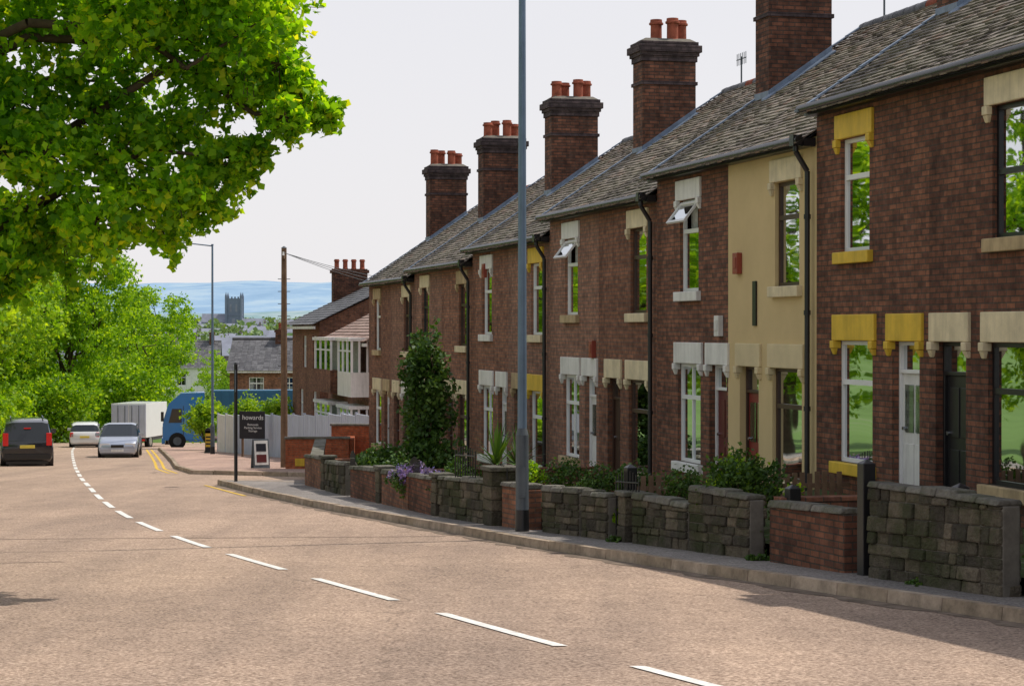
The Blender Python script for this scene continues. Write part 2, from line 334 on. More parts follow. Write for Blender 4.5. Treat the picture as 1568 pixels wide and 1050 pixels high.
# ------------------------------------------------------------------ terrace
ux,uy=-.238,.9713; RZ=math.atan2(uy,ux)
def rowpt(t,n,z): return (4.43+ux*t-uy*n, 30.4+uy*t+ux*n, z)
def window(w,x0,x1,z0,z1,fk,style=0,y=0,curt=True,dep=.12):
    f=.055; a=y-dep; b=y-dep+.06
    w.box(x0,x0+f,a,b,z0,z1,fk); w.box(x1-f,x1,a,b,z0,z1,fk)
    w.box(x0+f,x1-f,a,b,z0,z0+f,fk); w.box(x0+f,x1-f,a,b,z1-f,z1,fk)
    zm=z0+(z1-z0)*(.66 if style!=1 else .5)
    w.box(x0+f,x1-f,a,b+.008,zm-.035,zm+.035,fk)
    if style==2:
        xm=(x0+x1)/2; w.box(xm-.025,xm+.025,a,b-.005,z0+f,zm-.035,fk); w.box(xm-.025,xm+.025,a,b-.005,zm+.035,z1-f,fk)
    if style==3:
        S=w.M.copy(); w.M=w.M@Matrix.Translation((0,b+.02,z1-f))@Matrix.Rotation(math.radians(38),4,'X')
        hh=z1-f-zm-.03
        w.box(x0+.02,x0+.07,0,.04,-hh,0,fk); w.box(x1-.07,x1-.02,0,.04,-hh,0,fk); w.box(x0+.07,x1-.07,0,.04,-hh,-hh+.05,fk); w.box(x0+.07,x1-.07,0,.04,-.05,0,fk)
        w.quad((x0+.07,.02,-hh+.05),(x1-.07,.02,-hh+.05),(x1-.07,.02,-.05),(x0+.07,.02,-.05),'glass'); w.M=S
        w.quad((x0+f,a+.03,z0+f),(x1-f,a+.03,z0+f),(x1-f,a+.03,zm),(x0+f,a+.03,zm),'glass')
    else:
        w.quad((x0+f,a+.03,z0+f),(x1-f,a+.03,z0+f),(x1-f,a+.03,z1-f),(x0+f,a+.03,z1-f),'glass')
    if curt:
        r=random.random(); cw=(x1-x0)*random.uniform(.16,.28)
        def drape(xa,xb,za,zb):
            n=max(4,int((xb-xa)/.05)); 
            for i in range(n):
                p=xa+(xb-xa)*i/n;q=xa+(xb-xa)*(i+1)/n
                w.quad((p,a-.12+(.03 if i%2 else 0),za),(q,a-.12+(0 if i%2 else .03),za),(q,a-.12+(0 if i%2 else .03),zb),(p,a-.12+(.03 if i%2 else 0),zb),'curt')
        drape(x0,x0+cw,z0,z1); drape(x1-cw,x1,z0,z1)
        if r<.45: drape(x0+cw,x1-cw,z0,z0+(z1-z0)*.5)
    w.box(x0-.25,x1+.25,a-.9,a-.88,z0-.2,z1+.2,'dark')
def lintel(w,x0,x1,z0,z1,k,br=True):
    w.box(x0,x1,-.05,.045,z0,z1,k)
    if br:
        for a,b,s in((x0,x0+.14,1),(x1-.14,x1,-1)):
            w.box(a+.003,b-.003,-.05,.075,z0-.11,z0-.002,k)
            w.hexa([(a+.01+(.04 if s<0 else 0),-.05,z0-.2),(b-.01-(.04 if s>0 else 0),-.05,z0-.2),(b-.01-(.04 if s>0 else 0),.03,z0-.2),(a+.01+(.04 if s<0 else 0),.03,z0-.2),
                    (a+.01,-.05,z0-.112),(b-.01,-.05,z0-.112),(b-.01,.065,z0-.112),(a+.01,.065,z0-.112)],k)
W=3.795; Rd=8.0; rise=2.7; run=4.0
def pot(w,x,y,z,h,r):
    pr=[(r*.95,0),(r*.8,.06),(r*.78,h*.75),(r*1.0,h*.78),(r*1.0,h*.86),(r*.85,h*.88),(r*.82,h)]
    for (a,p),(b,q) in zip(pr[:-1],pr[1:]): w.cyl((x,y,z+p),(x,y,z+q),a,b,'pot',14,False)
    w.cyl((x,y,z+h-.02),(x,y,z+h-.01),r*.8,r*.8,'dark',14)
def house(t0,near,ez,wallk,up,low,dl,sill,fk,doork,woff,doff,style=0,ustyle=0,chim=False,alarm=None,aerial=False):
    loc=rowpt(t0,0,ez); e=empty('terraced_house',loc,RZ)
    wc=woff if near else W-woff; dc=W-doff if near else doff
    ww=1.0; lw=1.22; dw=.86
    U=(wc-ww/2,wc+ww/2,-2.15,-.57); Lw=(wc-lw/2,wc+lw/2,-5.1,-3.4); D=(dc-dw/2,dc+dw/2,-5.5,-3.4)
    w=MB(); w.wall(0,W,-6.6,0,[U,Lw,D],wallk)
    zr=rise
    for x in(.003,W-.003):
        w.add([(x,0,-6.6),(x,-Rd,-6.6),(x,-Rd,0),(x,-run,zr-.12),(x,0,0)],[(0,1,2,3,4)],wallk if wallk!='render' else 'brickB')
    w.quad((0,-Rd,-6.6),(W,-Rd,-6.6),(W,-Rd,0),(0,-Rd,0),'brickB')
    w.build('walls',e)
    g=MB(); window(g,*U,fk,ustyle); window(g,*Lw,fk,style); g.build('windows',e)
    l=MB()
    lintel(l,U[0]-.15,U[1]+.15,-.565,-.22,up); lintel(l,Lw[0]-.13,Lw[1]+.13,-3.395,-3.03,low); lintel(l,D[0]-.13,D[1]+.13,-3.395,-3.03,dl)
    l.box(U[0]-.12,U[1]+.12,-.1,.09,-2.32,-2.155,sill); l.box(Lw[0]-.12,Lw[1]+.12,-.1,.09,-5.27,-5.105,sill)
    l.build('lintels_and_sills',e,bevel=.012)
    d=MB(); x0,x1,z0,z1=D; f=.05
    fr='upvc' if doork=='white' else fk
    d.box(x0,x0+f,-.2,-.1,z0,z1,fr); d.box(x1-f,x1,-.2,-.1,z0,z1,fr); d.box(x0+f,x1-f,-.2,-.1,z1-f,z1,fr); d.box(x0+f,x1-f,-.2,-.1,z1-.42,z1-.37,fr)
    d.quad((x0+f,-.15,z1-.37),(x1-f,-.15,z1-.37),(x1-f,-.15,z1-f),(x0+f,-.15,z1-f),'glass'); d.box(x0,x1,-.6,-.58,z0,z1,'dark')
    zt=z1-.42
    d.box(x0+f,x1-f,-.19,-.14,z0+.05,zt,doork)
    xm=(x0+x1)/2
    for a,b in((x0+.13,xm-.03),(xm+.03,x1-.13)):
        d.box(a,b,-.14,-.128,z0+.2,z0+.75,doork); d.box(a,b,-.14,-.126,z0+.9,zt-.15,'glass' if doork in('white','red') else doork)
    d.box(x0-.0,x1+.0,-.19,.25,z0-.2,z0+.045,'cope'); d.box(x0-.05,x1+.05,.25,.5,z0-.4,z0-.1,'cope')
    d.cyl((x1-.14,-.13,z0+.95),(x1-.14,-.09,z0+.95),.025,.025,'chrome',8)
    d.build('door',e,bevel=.006)
    g=MB(); g.box(0,W,.02,.2,-.15,-.03,'blackf'); g.cyl((0,.27,-.06),(W,.27,-.06),.065,.065,'blackf',10)
    if near:
        x=.14; g.cyl((x,.27,-.1),(x,.27,-.22),.045,.045,'blackf',8); g.cyl((x,.27,-.22),(x,.09,-.5),.042,.042,'blackf',8); g.cyl((x,.09,-.5),(x,.09,-5.7),.042,.042,'blackf',8)
        g.box(x-.08,x+.08,.2,.34,-.14,.02,'blackf')
        for z in(-1.2,-2.6,-4): g.cyl((x,.09,z),(x,.09,z+.07),.055,.055,'blackf',8)
    g.build('gutter',e)
    r=MB(); sl=math.hypot(run,rise); cy,sz=run/sl,rise/sl; ny,nz=sz,cy
    L=sl+.36; ex=.135; nr=int(L/ex); tw=.19; nt_=int(round(W/tw)); tw=W/nt_
    sy=.30; s0z=-(.30*rise/run)+.06
    ph=random.uniform(0,6)
    def sag(x,s_): return .02*math.sin(x*.9+ph)*math.sin(s_*.8+ph)
    for i in range(nr):
        s=i*ex
        for j in range(nt_+ (i%2)):
            xa=j*tw-(tw/2 if i%2 else 0); xb=xa+tw-.004
            xa=max(0,xa); xb=min(W,xb)
            if xb-xa<.02: continue
            jj=random.uniform(-.009,.009); lf=.028+random.uniform(-.006,.014)+.02
            def P(x,s_,h):
                h+=sag(x,s_); return (x,sy-cy*s_+ny*h,s0z+sz*s_+nz*h)
            a=s+jj; b=s+ex+.03
            r.add([P(xa,a,lf),P(xb,a,lf+random.uniform(-.004,.004)),P(xb,b,.024),P(xa,b,.024),P(xa,a,lf-.024),P(xb,a,lf-.024)],[(0,1,2,3),(4,5,1,0),(4,0,3),(5,2,1)],'tile')
    def P(x,s_,h): return (x,sy-cy*s_+ny*h,s0z+sz*s_+nz*h)
    r.quad(P(0,0.02,-.005),P(W,0.02,-.005),P(W,L,-.005),P(0,L,-.005),'slate')
    top=P(0,L,0); r.quad((0,top[1],top[2]),(W,top[1],top[2]),(W,-Rd-.2,-.1),(0,-Rd-.2,-.1),'slate')
    r.build('roof',e)
    r=MB(); x=0
    while x<W-.1:
        x2=min(W,x+.45); r.cyl((x,top[1],top[2]-.02),(x2-.01,top[1],top[2]-.02),.12,.115,'pot' if random.random()<.12 else 'slate',12); x=x2
    if not near:
        for s in np.arange(0,L,.4):
            q=random.uniform(0,.05)
            r.hexa([P(W-.08-q,s,.05),P(W+.02,s,.05),P(W+.02,min(L,s+.39),.05),P(W-.08-q,min(L,s+.39),.05),P(W-.08-q,s,.08),P(W+.02,s,.08),P(W+.02,min(L,s+.39),.07),P(W-.08-q,min(L,s+.39),.07)],'lead')
    r.build('ridge_tiles',e)
    if chim:
        c=MB(); x0,x1=W-.78,W-.08; y0,y1=-3.05,-1.85; tp=3.42
        c.box(x0,x1,y0,y1,.6,tp-.12,'brickCh')
        for a,b,p in((tp-.12,tp,.03),(tp,tp+.08,.065),(tp+.08,tp+.23,.11),(tp+.23,tp+.31,.05)): c.box(x0-p,x1+p,y0-p,y1+p,a,b,'brickBl')
        c.box(x0-.035,x1+.035,y0-.035,y1+.035,tp-.62,tp-.545,'brickBl')
        c.hexa([(x0-.02,y0-.02,tp+.31),(x1+.02,y0-.02,tp+.31),(x1+.02,y1+.02,tp+.31),(x0-.02,y1+.02,tp+.31),(x0+.1,y0+.1,tp+.39),(x1-.1,y0+.1,tp+.39),(x1-.1,y1-.1,tp+.39),(x0+.1,y1-.1,tp+.39)],'mortar')
        for k in range(4):
            yy=y0+.18+(k)*(y1-y0-.36)/3; xx=(x0+x1)/2+(-.14 if k%2 else .14)
            if random.random()<.88: pot(c,xx,yy,tp+.34,random.choice([.42,.48,.5]),.155)
        def zc(y): return s0z+(sy-y)*rise/run
        for xa,xb in((x0-.015,x0),(x1,x1+.015)):
            c.hexa([(xa,y1,zc(y1)-.02),(xb,y1,zc(y1)-.02),(xb,y0,zc(y0)-.02),(xa,y0,zc(y0)-.02),(xa,y1,zc(y1)+.17),(xb,y1,zc(y1)+.17),(xb,y0,zc(y0)+.2),(xa,y0,zc(y0)+.2)],'lead')
        c.hexa([(x0-.2,y1+.15,zc(y1+.15)+.05),(x0,y1+.15,zc(y1+.15)+.05),(x0,y0,zc(y0)+.05),(x0-.2,y0,zc(y0)+.05),(x0-.2,y1+.15,zc(y1+.15)+.085),(x0,y1+.15,zc(y1+.15)+.1),(x0,y0,zc(y0)+.1),(x0-.2,y0,zc(y0)+.085)],'lead')
        c.box(x0-.01,x1+.01,y1,y1+.02,zc(y1)-.05,zc(y1)+.16,'lead')
        c.box(x0+.05,x1-.05,-7.4,-6.4,-.5,2.75,'brickCh'); 
        for k in range(2): pot(c,(x0+x1)/2,-7.15+.5*k,2.75,.45,.15)
        c.build('chimney',e,bevel=.006)
        if aerial:
            a=MB(); xx=x0+.3; yy=-4.2; zz=2.7
            a.cyl((xx,yy,zz-.3),(xx,yy,zz+.8),.02,.02,'galvd',6); a.cyl((xx-.3,yy,zz+.75),(xx+.3,yy,zz+.75),.012,.012,'galvd',5)
            for q in range(6): a.cyl((xx-.28+q*.11,yy,zz+.62),(xx-.28+q*.11,yy,zz+.88),.009,.009,'galvd',4)
            a.build('tv_aerial',e)
    if alarm:
        a=MB(); ax,az,k=alarm; a.box(ax-.11,ax+.11,0,.09,az-.17,az+.17,k); a.box(ax-.07,ax+.07,.09,.105,az-.08,az+.1,k); a.build('alarm_box',e,bevel=.02)
    return e
EZ=[5.10,4.67,4.32,3.90,3.60,3.38]
B=2*W
house(-B-W-W,True,EZ[0]+.4,'brickA','cream','cream','cream','cream','upvc','maroon',1.5,.9)
house(-B-W,False,EZ[0]+.4,'brickA','cream','cream','cream','cream','upvc','maroon',1.4,.6,chim=True)
house(-B,True,EZ[0],'brickA','cream','cream','cream','buff','blackf','blackf',1.55,.62,ustyle=1)
house(-W,False,EZ[0],'brickA','yellow','yellow','yellow','yellow','upvc','white',1.40,.72,style=0,chim=True)
house(0,True,EZ[1],'render','cream','rtrim','rtrim','cream','brownf','red',1.18,.98,alarm=(3.25,-1.75,'alarm'))
house(W,False,EZ[1],'brickA','white','white','white','white','upvc','maroon',1.80,.5,style=2,ustyle=3,chim=True,alarm=(.35,-2.75,'white'),aerial=True)
house(B,True,EZ[2],'brickB','cream','cream','cream','cream','brownf','brownf',1.15,1.05)
house(B+W,False,EZ[2],'brickC','white','white','white','buff','upvc','white',1.75,.6,style=2,chim=True,alarm=(.3,-2.85,'alarm'),ustyle=3,aerial=True)
house(2*B,True,EZ[3],'brickC','yellow','yellow','buff','cream','upvc','bgreen',1.15,1.0)
house(2*B+W,False,EZ[3],'brickB','white','white','white','white','upvc','white',1.6,.6,style=2,chim=True,alarm=(2.3,-.6,'alarm'))
house(3*B,True,EZ[4],'brickB','buff','cream','cream','cream','brownf','brownf',1.15,1.0)
house(3*B+W,False,EZ[4],'brickC','cream','cream','cream','white','blackf','maroon',1.6,.6,chim=True)
house(4*B,True,EZ[5],'brickC','cream','white','cream','cream','brownf','red',1.15,1.0)
house(4*B+W,False,EZ[5],'brickB','buff','cream','buff','buff','upvc','brownf',1.6,.6,chim=True)
v=MB(); v.box(2.45,2.6,0.004,.03,-2.75,-2.05,'blackf'); v.build('wall_vent',None,rowpt(0,0,EZ[1]),RZ)
mb=MB()
def basez(t):
    k=int(math.floor(t/B))+1; k=max(0,min(5,k)); return EZ[k]-5.55
ys=list(np.arange(10,51,1.5)); pr=[]
for y in ys:
    x=wX(y); t=( (x-4.43)*ux+(y-30.4)*uy ); pr.append(((x+.12,y,gz(y)+.3),rowpt(t,.0,basez(t))))
for a,b in zip(pr[:-1],pr[1:]): mb.quad(a[0],a[1],b[1],b[0],'soil')
mb.build('garden')
def stonewall(name,y0,y1,top0,top1,kind='stone',off=0,cope=True):
    a=Vector((wX(y0)+off,y0,0)); b=Vector((wX(y1)+off,y1,0)); L=(b-a).length; rz=math.atan2(b.y-a.y,b.x-a.x)
    mb=MB(); s=(gz(y1)-gz(y0))/L; zb=lambda x: s*x+.1
    T=lambda x: top0+(top1-top0)*x/L + s*x
    th=.22; kk={'brick':'brickA','stone':'mortar'}.get(kind,kind)
    ins=0 if kind!='stone' else .012
    mb.hexa([(0,-th/2+ins,zb(0)-.4),(L,-th/2+ins,zb(L)-.4),(L,th/2-ins,zb(L)-.4),(0,th/2-ins,zb(0)-.4),(0,-th/2+ins,T(0)+.1),(L,-th/2+ins,T(L)+.1),(L,th/2-ins,T(L)+.1),(0,th/2-ins,T(0)+.1)],kk)
    if kind=='stone':
        z=0; hmax=max(top0,top1)
        while z<hmax-.02:
            rh=random.uniform(.08,.17); 
            if z+rh>hmax-.05: rh=hmax-z
            x=-.0
            while x<L-.01:
                l=random.uniform(.12,.42); 
                if x+l>L-.15: l=L-x
                p=random.uniform(.0,.045); g=.006
                zt=min(z+rh,top0+(top1-top0)*(x+l/2)/L)
                if zt-z>.04:
                    e=lambda: random.uniform(-.02,.02)
                    z0=zb(x)+z; z1=zb(x+l)+z; zz=zt-z-g
                    mb.hexa([(x+g+e(),-th/2-p,z0+e()),(x+l-g+e(),-th/2-p,z1+e()),(x+l-g,th/2+p,z1),(x+g,th/2+p,z0),(x+g+e(),-th/2-p*.5,z0+zz+e()*.5),(x+l-g+e(),-th/2-p*.5,z1+zz+e()*.5),(x+l-g,th/2+p*.6,z1+zz),(x+g,th/2+p*.6,z0+zz)],'stone')
                x+=l
            z+=rh
    if cope:
        x=0
        while x<L-.01:
            l=random.uniform(.3,.6)
            if x+l>L-.2: l=L-x
            q=random.uniform(-.015,.015); h=random.uniform(.05,.09)
            mb.hexa([(x+.006,-.15+q,T(x)+.1),(x+l-.006,-.15+q,T(x+l)+.1),(x+l-.006,.15+q,T(x+l)+.1),(x+.006,.15+q,T(x)+.1),(x+.006,-.12+q,T(x)+.1+h),(x+l-.006,-.12+q,T(x+l)+.1+h),(x+l-.006,.12+q,T(x+l)+.105+h),(x+.006,.12+q,T(x)+.105+h)],'cope'); x+=l
    return mb.build(name,None,(a.x,a.y,gz(y0)),rz,bevel=.018)
stonewall('garden_wall',12.5,18.5,.95,.95,'stone')
stonewall('garden_wall',19.75,22.2,.88,.98)
stonewall('garden_wall',22.75,24.5,.66,.66,'brick')
stonewall('garden_wall',25.0,26.5,.72,.78,'stone')
stonewall('garden_wall',26.55,28.0,.55,.62,'stone')
stonewall('garden_wall',28.75,29.5,.6,.6,'stone')
stonewall('garden_wall',29.6,30.75,.62,.62,'stone')
stonewall('garden_wall',31.2,32.2,.62,.65,'brickB')
stonewall('garden_wall',32.9,35.2,.65,.65,'stone')
stonewall('garden_wall',35.7,37.6,.62,.62,'brick')
stonewall('garden_wall',37.7,40.2,.62,.6,'brickB')
stonewall('garden_wall',40.8,43.6,.62,.6,'brick')
stonewall('garden_wall',44.3,47.3,.65,.62,'stone')
stonewall('garden_wall',47.9,51.0,.7,.7,'brickB')
for y,h in((24.8,.6),(32.5,.5),(40.6,.5)):
    x=wX(y); t=((x-4.43)*ux+(y-30.4)*uy); q=rowpt(t,0,0); L=math.hypot(q[0]-x,q[1]-y)
    mb=MB(); mb.box(.15,L,-.11,.11,-.3,h,'brickA'); mb.box(.15,L,-.125,.125,h,h+.06,'brickA'); mb.build('garden_wall',None,(x,y,gz(y)+.2),math.atan2(q[1]-y,q[0]-x),bevel=.01)
def fence(y,h):
    x=wX(y); t=((x-4.43)*ux+(y-30.4)*uy); q=rowpt(t,0,0); L=math.hypot(q[0]-x,q[1]-y); mb=MB(); i=0.2
    while i<L-.1: mb.box(i,i+.07,-.01,.01,0,h+random.uniform(-.02,.03),'wood'); i+=.11
    for z in(.2,h-.2): mb.box(.15,L,.011,.05,z,z+.06,'wood')
    mb.build('picket_fence',None,(x,y,gz(y)+.3),math.atan2(q[1]-y,q[0]-x))
fence(28.4,.7)
def pier(y,h,w=.36,k='stone',off=0):
    mb=MB(); z=0
    while z<h-.05:
        rh=random.uniform(.16,.24); p=random.uniform(0,.02); mb.box(-w/2-p,w/2+p,-w/2-p,w/2+p,z,min(z+rh,h)-.008,k); z+=rh
    mb.box(-w/2+.02,w/2-.02,-w/2+.02,w/2-.02,-.1,h,'mortar')
    mb.box(-w/2-.04,w/2+.04,-w/2-.04,w/2+.04,h,h+.07,'cope')
    mb.build('gate_pier',None,(wX(y)+off,y,gz(y)+.12),math.radians(108),bevel=.015)
pier(32.5,.85,.44); pier(35.45,.66,.28); pier(28.3,.62,.26); pier(40.5,.66,.28); pier(47.6,.72,.28)
def gpost(y,h,off=0):
    mb=MB(); mb.box(-.075,.075,-.075,.075,-.1,h,'blackf'); mb.add([(-.075,-.075,h),(.075,-.075,h),(.075,.075,h),(-.075,.075,h),(0,0,h+.05)],[(0,1,4),(1,2,4),(2,3,4),(3,0,4)],'blackf')
    mb.build('gate_post',None,(wX(y)+off,y,gz(y)+.12),math.radians(108),bevel=.01)
gpost(22.45,1.2); gpost(22.25,.95,.9); gpost(19.3,1.25); gpost(28.5,1.0,.1);gpost(24.75,.85,.3)
def gate(y0,y1,h):
    a=Vector((wX(y0),y0,gz(y0)+.2)); b=Vector((wX(y1),y1,gz(y1)+.2)); mb=MB(); n=8
    for i in range(n+1):
        p=a.lerp(b,i/n); mb.cyl(p,p+Vector((0,0,h+.08*math.sin(math.pi*i/n))),.01,.01,'blackf',6)
    for z in(.08,h-.08): mb.cyl(a+Vector((0,0,z)),b+Vector((0,0,z)),.013,.013,'blackf',6)
    mb.build('iron_gate')
gate(32.25,32.8,.8) ; gate(28.05,28.7,.8); gate(37.2,38,.8); gate(43.65,44.2,.8); gate(33.6,34.6,1.05)

# ------------------------------------------------------------------ foliage
def leafobj(name,pts,size,mat,parent=None,seed=1,up=.5,loc=(0,0,0)):
    rng=np.random.default_rng(seed); n=len(pts)
    nn=rng.normal(size=(n,3)); nn[:,2]+=up; nn/=np.linalg.norm(nn,axis=1)[:,None]
    r=rng.normal(size=(n,3)); t=np.cross(nn,r); t/=np.linalg.norm(t,axis=1)[:,None]; b=np.cross(nn,t)
    s=size*rng.uniform(.6,1.3,(n,1))
    V=np.stack([pts-t*s*.5, pts-t*s*.12+b*s*.42+nn*s*.1, pts+t*s*.2+b*s*.2+nn*s*.05, pts+t*s*.6, pts+t*s*.2-b*s*.2+nn*s*.05, pts-t*s*.12-b*s*.42+nn*s*.1],axis=1).reshape(-1,3)
    me=bpy.data.meshes.new(name); me.vertices.add(6*n); me.vertices.foreach_set('co',V.astype(np.float32).ravel())
    me.loops.add(6*n); me.loops.foreach_set('vertex_index',np.arange(6*n,dtype=np.int32)); me.polygons.add(n)
    me.polygons.foreach_set('loop_start',np.arange(0,6*n,6,dtype=np.int32)); me.polygons.foreach_set('loop_total',np.full(n,6,dtype=np.int32))
    me.materials.append(M[mat]); me.update(); me.validate()
    o=bpy.data.objects.new(name,me); COL.objects.link(o); o.location=loc
    if parent: o.parent=parent
    return o
def clumppts(cl,dens,rng,sig=.16,per=14,flat=.85):
    out=[]
    for c,r in cl:
        k=max(3,int(dens*r*r)); d=rng.normal(size=(k,3)); d/=np.linalg.norm(d,axis=1)[:,None]
        rad=r*(.45+.6*rng.random((k,1))**.7); tw=np.array(c)+d*rad*np.array([1,1,flat])
        s=sig*(r**.5)
        p=(tw[:,None,:]+rng.normal(size=(k,per,3))*s*np.array([1,1,.6])).reshape(-1,3); out.append(p)
    return np.concatenate(out)
def limb(mb,pts,r0,r1,k='bark'):
    n=len(pts)-1
    for i in range(n):
        a=r0+(r1-r0)*i/n; b=r0+(r1-r0)*(i+1)/n; mb.cyl(pts[i],pts[i+1],a,b,k,8,False)
def bend(a,b,rng,n=5,w=.08):
    a=np.array(a,float);b=np.array(b,float);L=np.linalg.norm(b-a); return [tuple(a+(b-a)*i/n+(rng.normal(size=3)*L*w*(0 if i in(0,n) else 1))+np.array([0,0,L*.08*math.sin(math.pi*i/n)])) for i in range(n+1)]
rng=np.random.default_rng(3)
e=empty('maple_tree',(-8.3,22.5,gz(22.5)))
cl=[]; base=np.array([-8.3,22.5,gz(22.5)])
hand=[(-2.7,21.5,4.95,.5),(-2.55,22.6,4.5,.42),(-2.2,22,4.25,.28),(-2.35,21.6,4.05,.22),(-3.0,22.2,4.45,.42),(-2.0,22,4.15,.17),(-3.4,22,4.9,.55),(-2.75,22.5,5.3,.5),(-2.95,21.4,5.5,.5),(-2.45,22,4.65,.3),
 (-3.2,22.4,3.62,.38),(-2.92,22,3.66,.27),(-2.7,21.8,3.7,.16),(-3.5,21.8,3.3,.38),(-3.25,22,3.12,.25),(-3.9,22.4,3.1,.42),(-4.3,21.6,3.0,.42),(-4.8,22.4,2.85,.45),(-5.3,22,2.85,.45),(-4.1,22,3.7,.5),(-4.8,21.5,3.7,.5),(-3.75,22.6,4.1,.38),(-4.4,22.3,4.5,.5),(-4.0,21.4,5.1,.5),(-5.2,22,4.3,.5),(-5.0,22.5,5.2,.5),(-3.5,21.5,5.6,.5),(-4.3,22,5.7,.5),(-5.6,21,3.5,.45),(-5.7,22.8,3.0,.5),(-5.9,22.,2.6,.4),(-5.2,21.6,2.5,.3)]
for x,y,z,r in hand: cl.append((np.array([x,y,z])-base,r))
hp=[clumppts(cl,400,rng,.09,13)]
mbt=MB()
for c,r in cl:
    for j in range(12):
        d=rng.normal(size=3); d[2]-=.15; d/=np.linalg.norm(d); L=r*rng.uniform(1.0,1.5)
        t=rng.uniform(.5,1,(26,1)); q=c+d*L*t+np.array([0,0,-.12])*t*t*L+rng.normal(size=(26,3))*.05*(1.15-t*.5); hp.append(q)
        limb(mbt,[tuple(c),tuple(c+d*L*.55+np.array([0,0,-.03*L])),tuple(c+d*L+np.array([0,0,-.12*L]))],.008,.003)
cl2=[]
for i in range(80):
    d=rng.normal(size=3); d/=np.linalg.norm(d); q=np.array([-8.6,22.5,7.6])+d*np.array([5.2,4.6,4.3])*(.45+.55*rng.random())
    if q[2]<3.6 and q[0]>-6: continue
    if q[0]>-3.9 and q[2]<5.6: continue
    if q[1]<20.2 and q[0]>-7: continue
    cl2.append((q-base,rng.uniform(.7,1.1)))
leafobj('foliage',np.concatenate(hp),.095,'leafN',e,5)
leafobj('foliage',clumppts(cl2,70,rng,.15,11),.13,'leafN',e,6)
mb=mbt; limb(mb,[(0,0,-.2),(.1,0,1.5),(.0,.1,3.2),(-.1,0,5),(-.2,.1,7.5),(-.1,0,10)],.36,.08)
for k in[0,5,9,11,14,16,19,22,26,24]:
    c=cl[k][0]; z0=min(5.5,max(2.6,c[2]-1.0)); limb(mb,bend((0,0,z0),tuple(c),rng,7,.03),.10,.012)
for k in range(0,len(cl2),3):
    c=cl2[k][0]; limb(mb,bend((0,0,min(8,max(3,c[2]*.6))),tuple(c),rng),.09,.02)
mb.build('trunk_and_limbs',e)
def variant(seed,mat,low=2.0,h=14,rad=5.4,ncl=80,dens=24,ls=.23,per=11):
    rng=np.random.default_rng(seed); cl=[]
    cz=(h+low)/2
    for i in range(ncl):
        d=rng.normal(size=3); d/=np.linalg.norm(d); s=.35+.62*rng.random()**.6
        q=np.array([0,0,cz])+d*np.array([rad,rad,(h-low)/2])*s*rng.uniform(.85,1.08); cl.append((q,rng.uniform(.7,1.4)))
    p=clumppts(cl,dens,rng,.2,per)
    lo=leafobj('foliage',p,ls,mat,None,seed); 
    mb=MB(); limb(mb,[(0,0,-.3),(.1,.1,h*.2),(-.1,0,h*.45),(0,.1,h*.85)],.33,.06)
    for k in range(0,ncl,5): limb(mb,bend((0,0,h*.2+random.random()*h*.25),tuple(cl[k][0]),rng),.12,.02)
    to=mb.build('trunk_and_limbs'); md=(lo.data,to.data); bpy.data.objects.remove(lo); bpy.data.objects.remove(to); return md
VA=[variant(11,'leafF',1.6),variant(12,'leafF',.9),variant(13,'leafF',1.2,14,6)]
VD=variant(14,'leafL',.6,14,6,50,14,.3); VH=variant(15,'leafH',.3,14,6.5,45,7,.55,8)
def tree(name,x,y,h,wid=1,v=0,rz=0,z=None,vd=None):
    s=h/14; e=empty(name,(x,y,gz(y) if z is None else z),rz); e.scale=(s*wid,s*wid,s)
    for d,nm in zip(vd or VA[v%3],('foliage','trunk_and_limbs')):
        o=bpy.data.objects.new(nm,d); COL.objects.link(o); o.parent=e
for i,(x,y,h,w) in enumerate([(-17.8,40,12.5,1),(-20.5,54,13.5,1),(-22.5,70,14,1),(-26.5,84,14.5,1),(-29.3,97,15,1),(-30.2,110,15,1),(-32.5,124,16,1),(-37,146,16.5,1),(-31.7,150,15.6,.85),(-38,160,15,1),(-31.6,176,13,1.05),(-43,140,17,1.1),(-30.4,165,11,1.08)]):
    tree('roadside_tree',x,y,h,w,i,i*1.3)
def shrub(name,c,rad,mat,n,ls,seed,per=10):
    rng=np.random.default_rng(seed); d=rng.normal(size=(n,3)); d/=np.linalg.norm(d,axis=1)[:,None]
    nz_=.75+.35*np.sin(d[:,0:1]*5+seed)*np.cos(d[:,1:2]*4+d[:,2:3]*5)
    q=d*np.array(rad)*(.4+.6*rng.random((n,1))**.5)*nz_
    p=(q[:,None,:]+rng.normal(size=(n,per,3))*min(rad)*.13).reshape(-1,3)
    e=empty(name,c); leafobj('foliage',p,ls,mat,e,seed)
    mb=MB()
    for k in range(0,min(n,60),5): limb(mb,bend((0,0,-rad[2]),tuple(q[k]),rng,4,.04),.02*max(rad),.006)
    mb.build('stems',e); return e
for i,(x,y,rx,ry,rz_) in enumerate([(-33,128,5,2,2.4),(-29.5,134,3.5,2,2.6),(-26,140,3.4,2,3.2),(-30.5,120,1.8,6,1.8),(-28.7,104,1.5,7,1.6)]):
    shrub('hedge',(x,y,gz(y)+rz_*.8),(rx,ry,rz_),'leafF',700,.24,30+i)
for i,(x,y,rx,rz_) in enumerate([(-14.7,100,1.1,.9),(-12.6,99,1.2,1.1),(-11,97,1.0,.9)]):
    shrub('bush',(x,y,gz(y)+1.6),(rx,1,rz_+.2),'leafL',260,.16,50+i)
def onpx(px,D): return (px-784)/3200*D
shrub('climbing_shrub',(-1.85,45.5,.35),(.66,.55,1.8),'leafD',650,.1,60)
shrub('shrub',(-1.7,45,-.9),(.9,.5,.55),'leafD',200,.09,61)
shrub('shrub',(-2.9,47,-1.2),(.7,.6,.55),'leafD',200,.09,62)
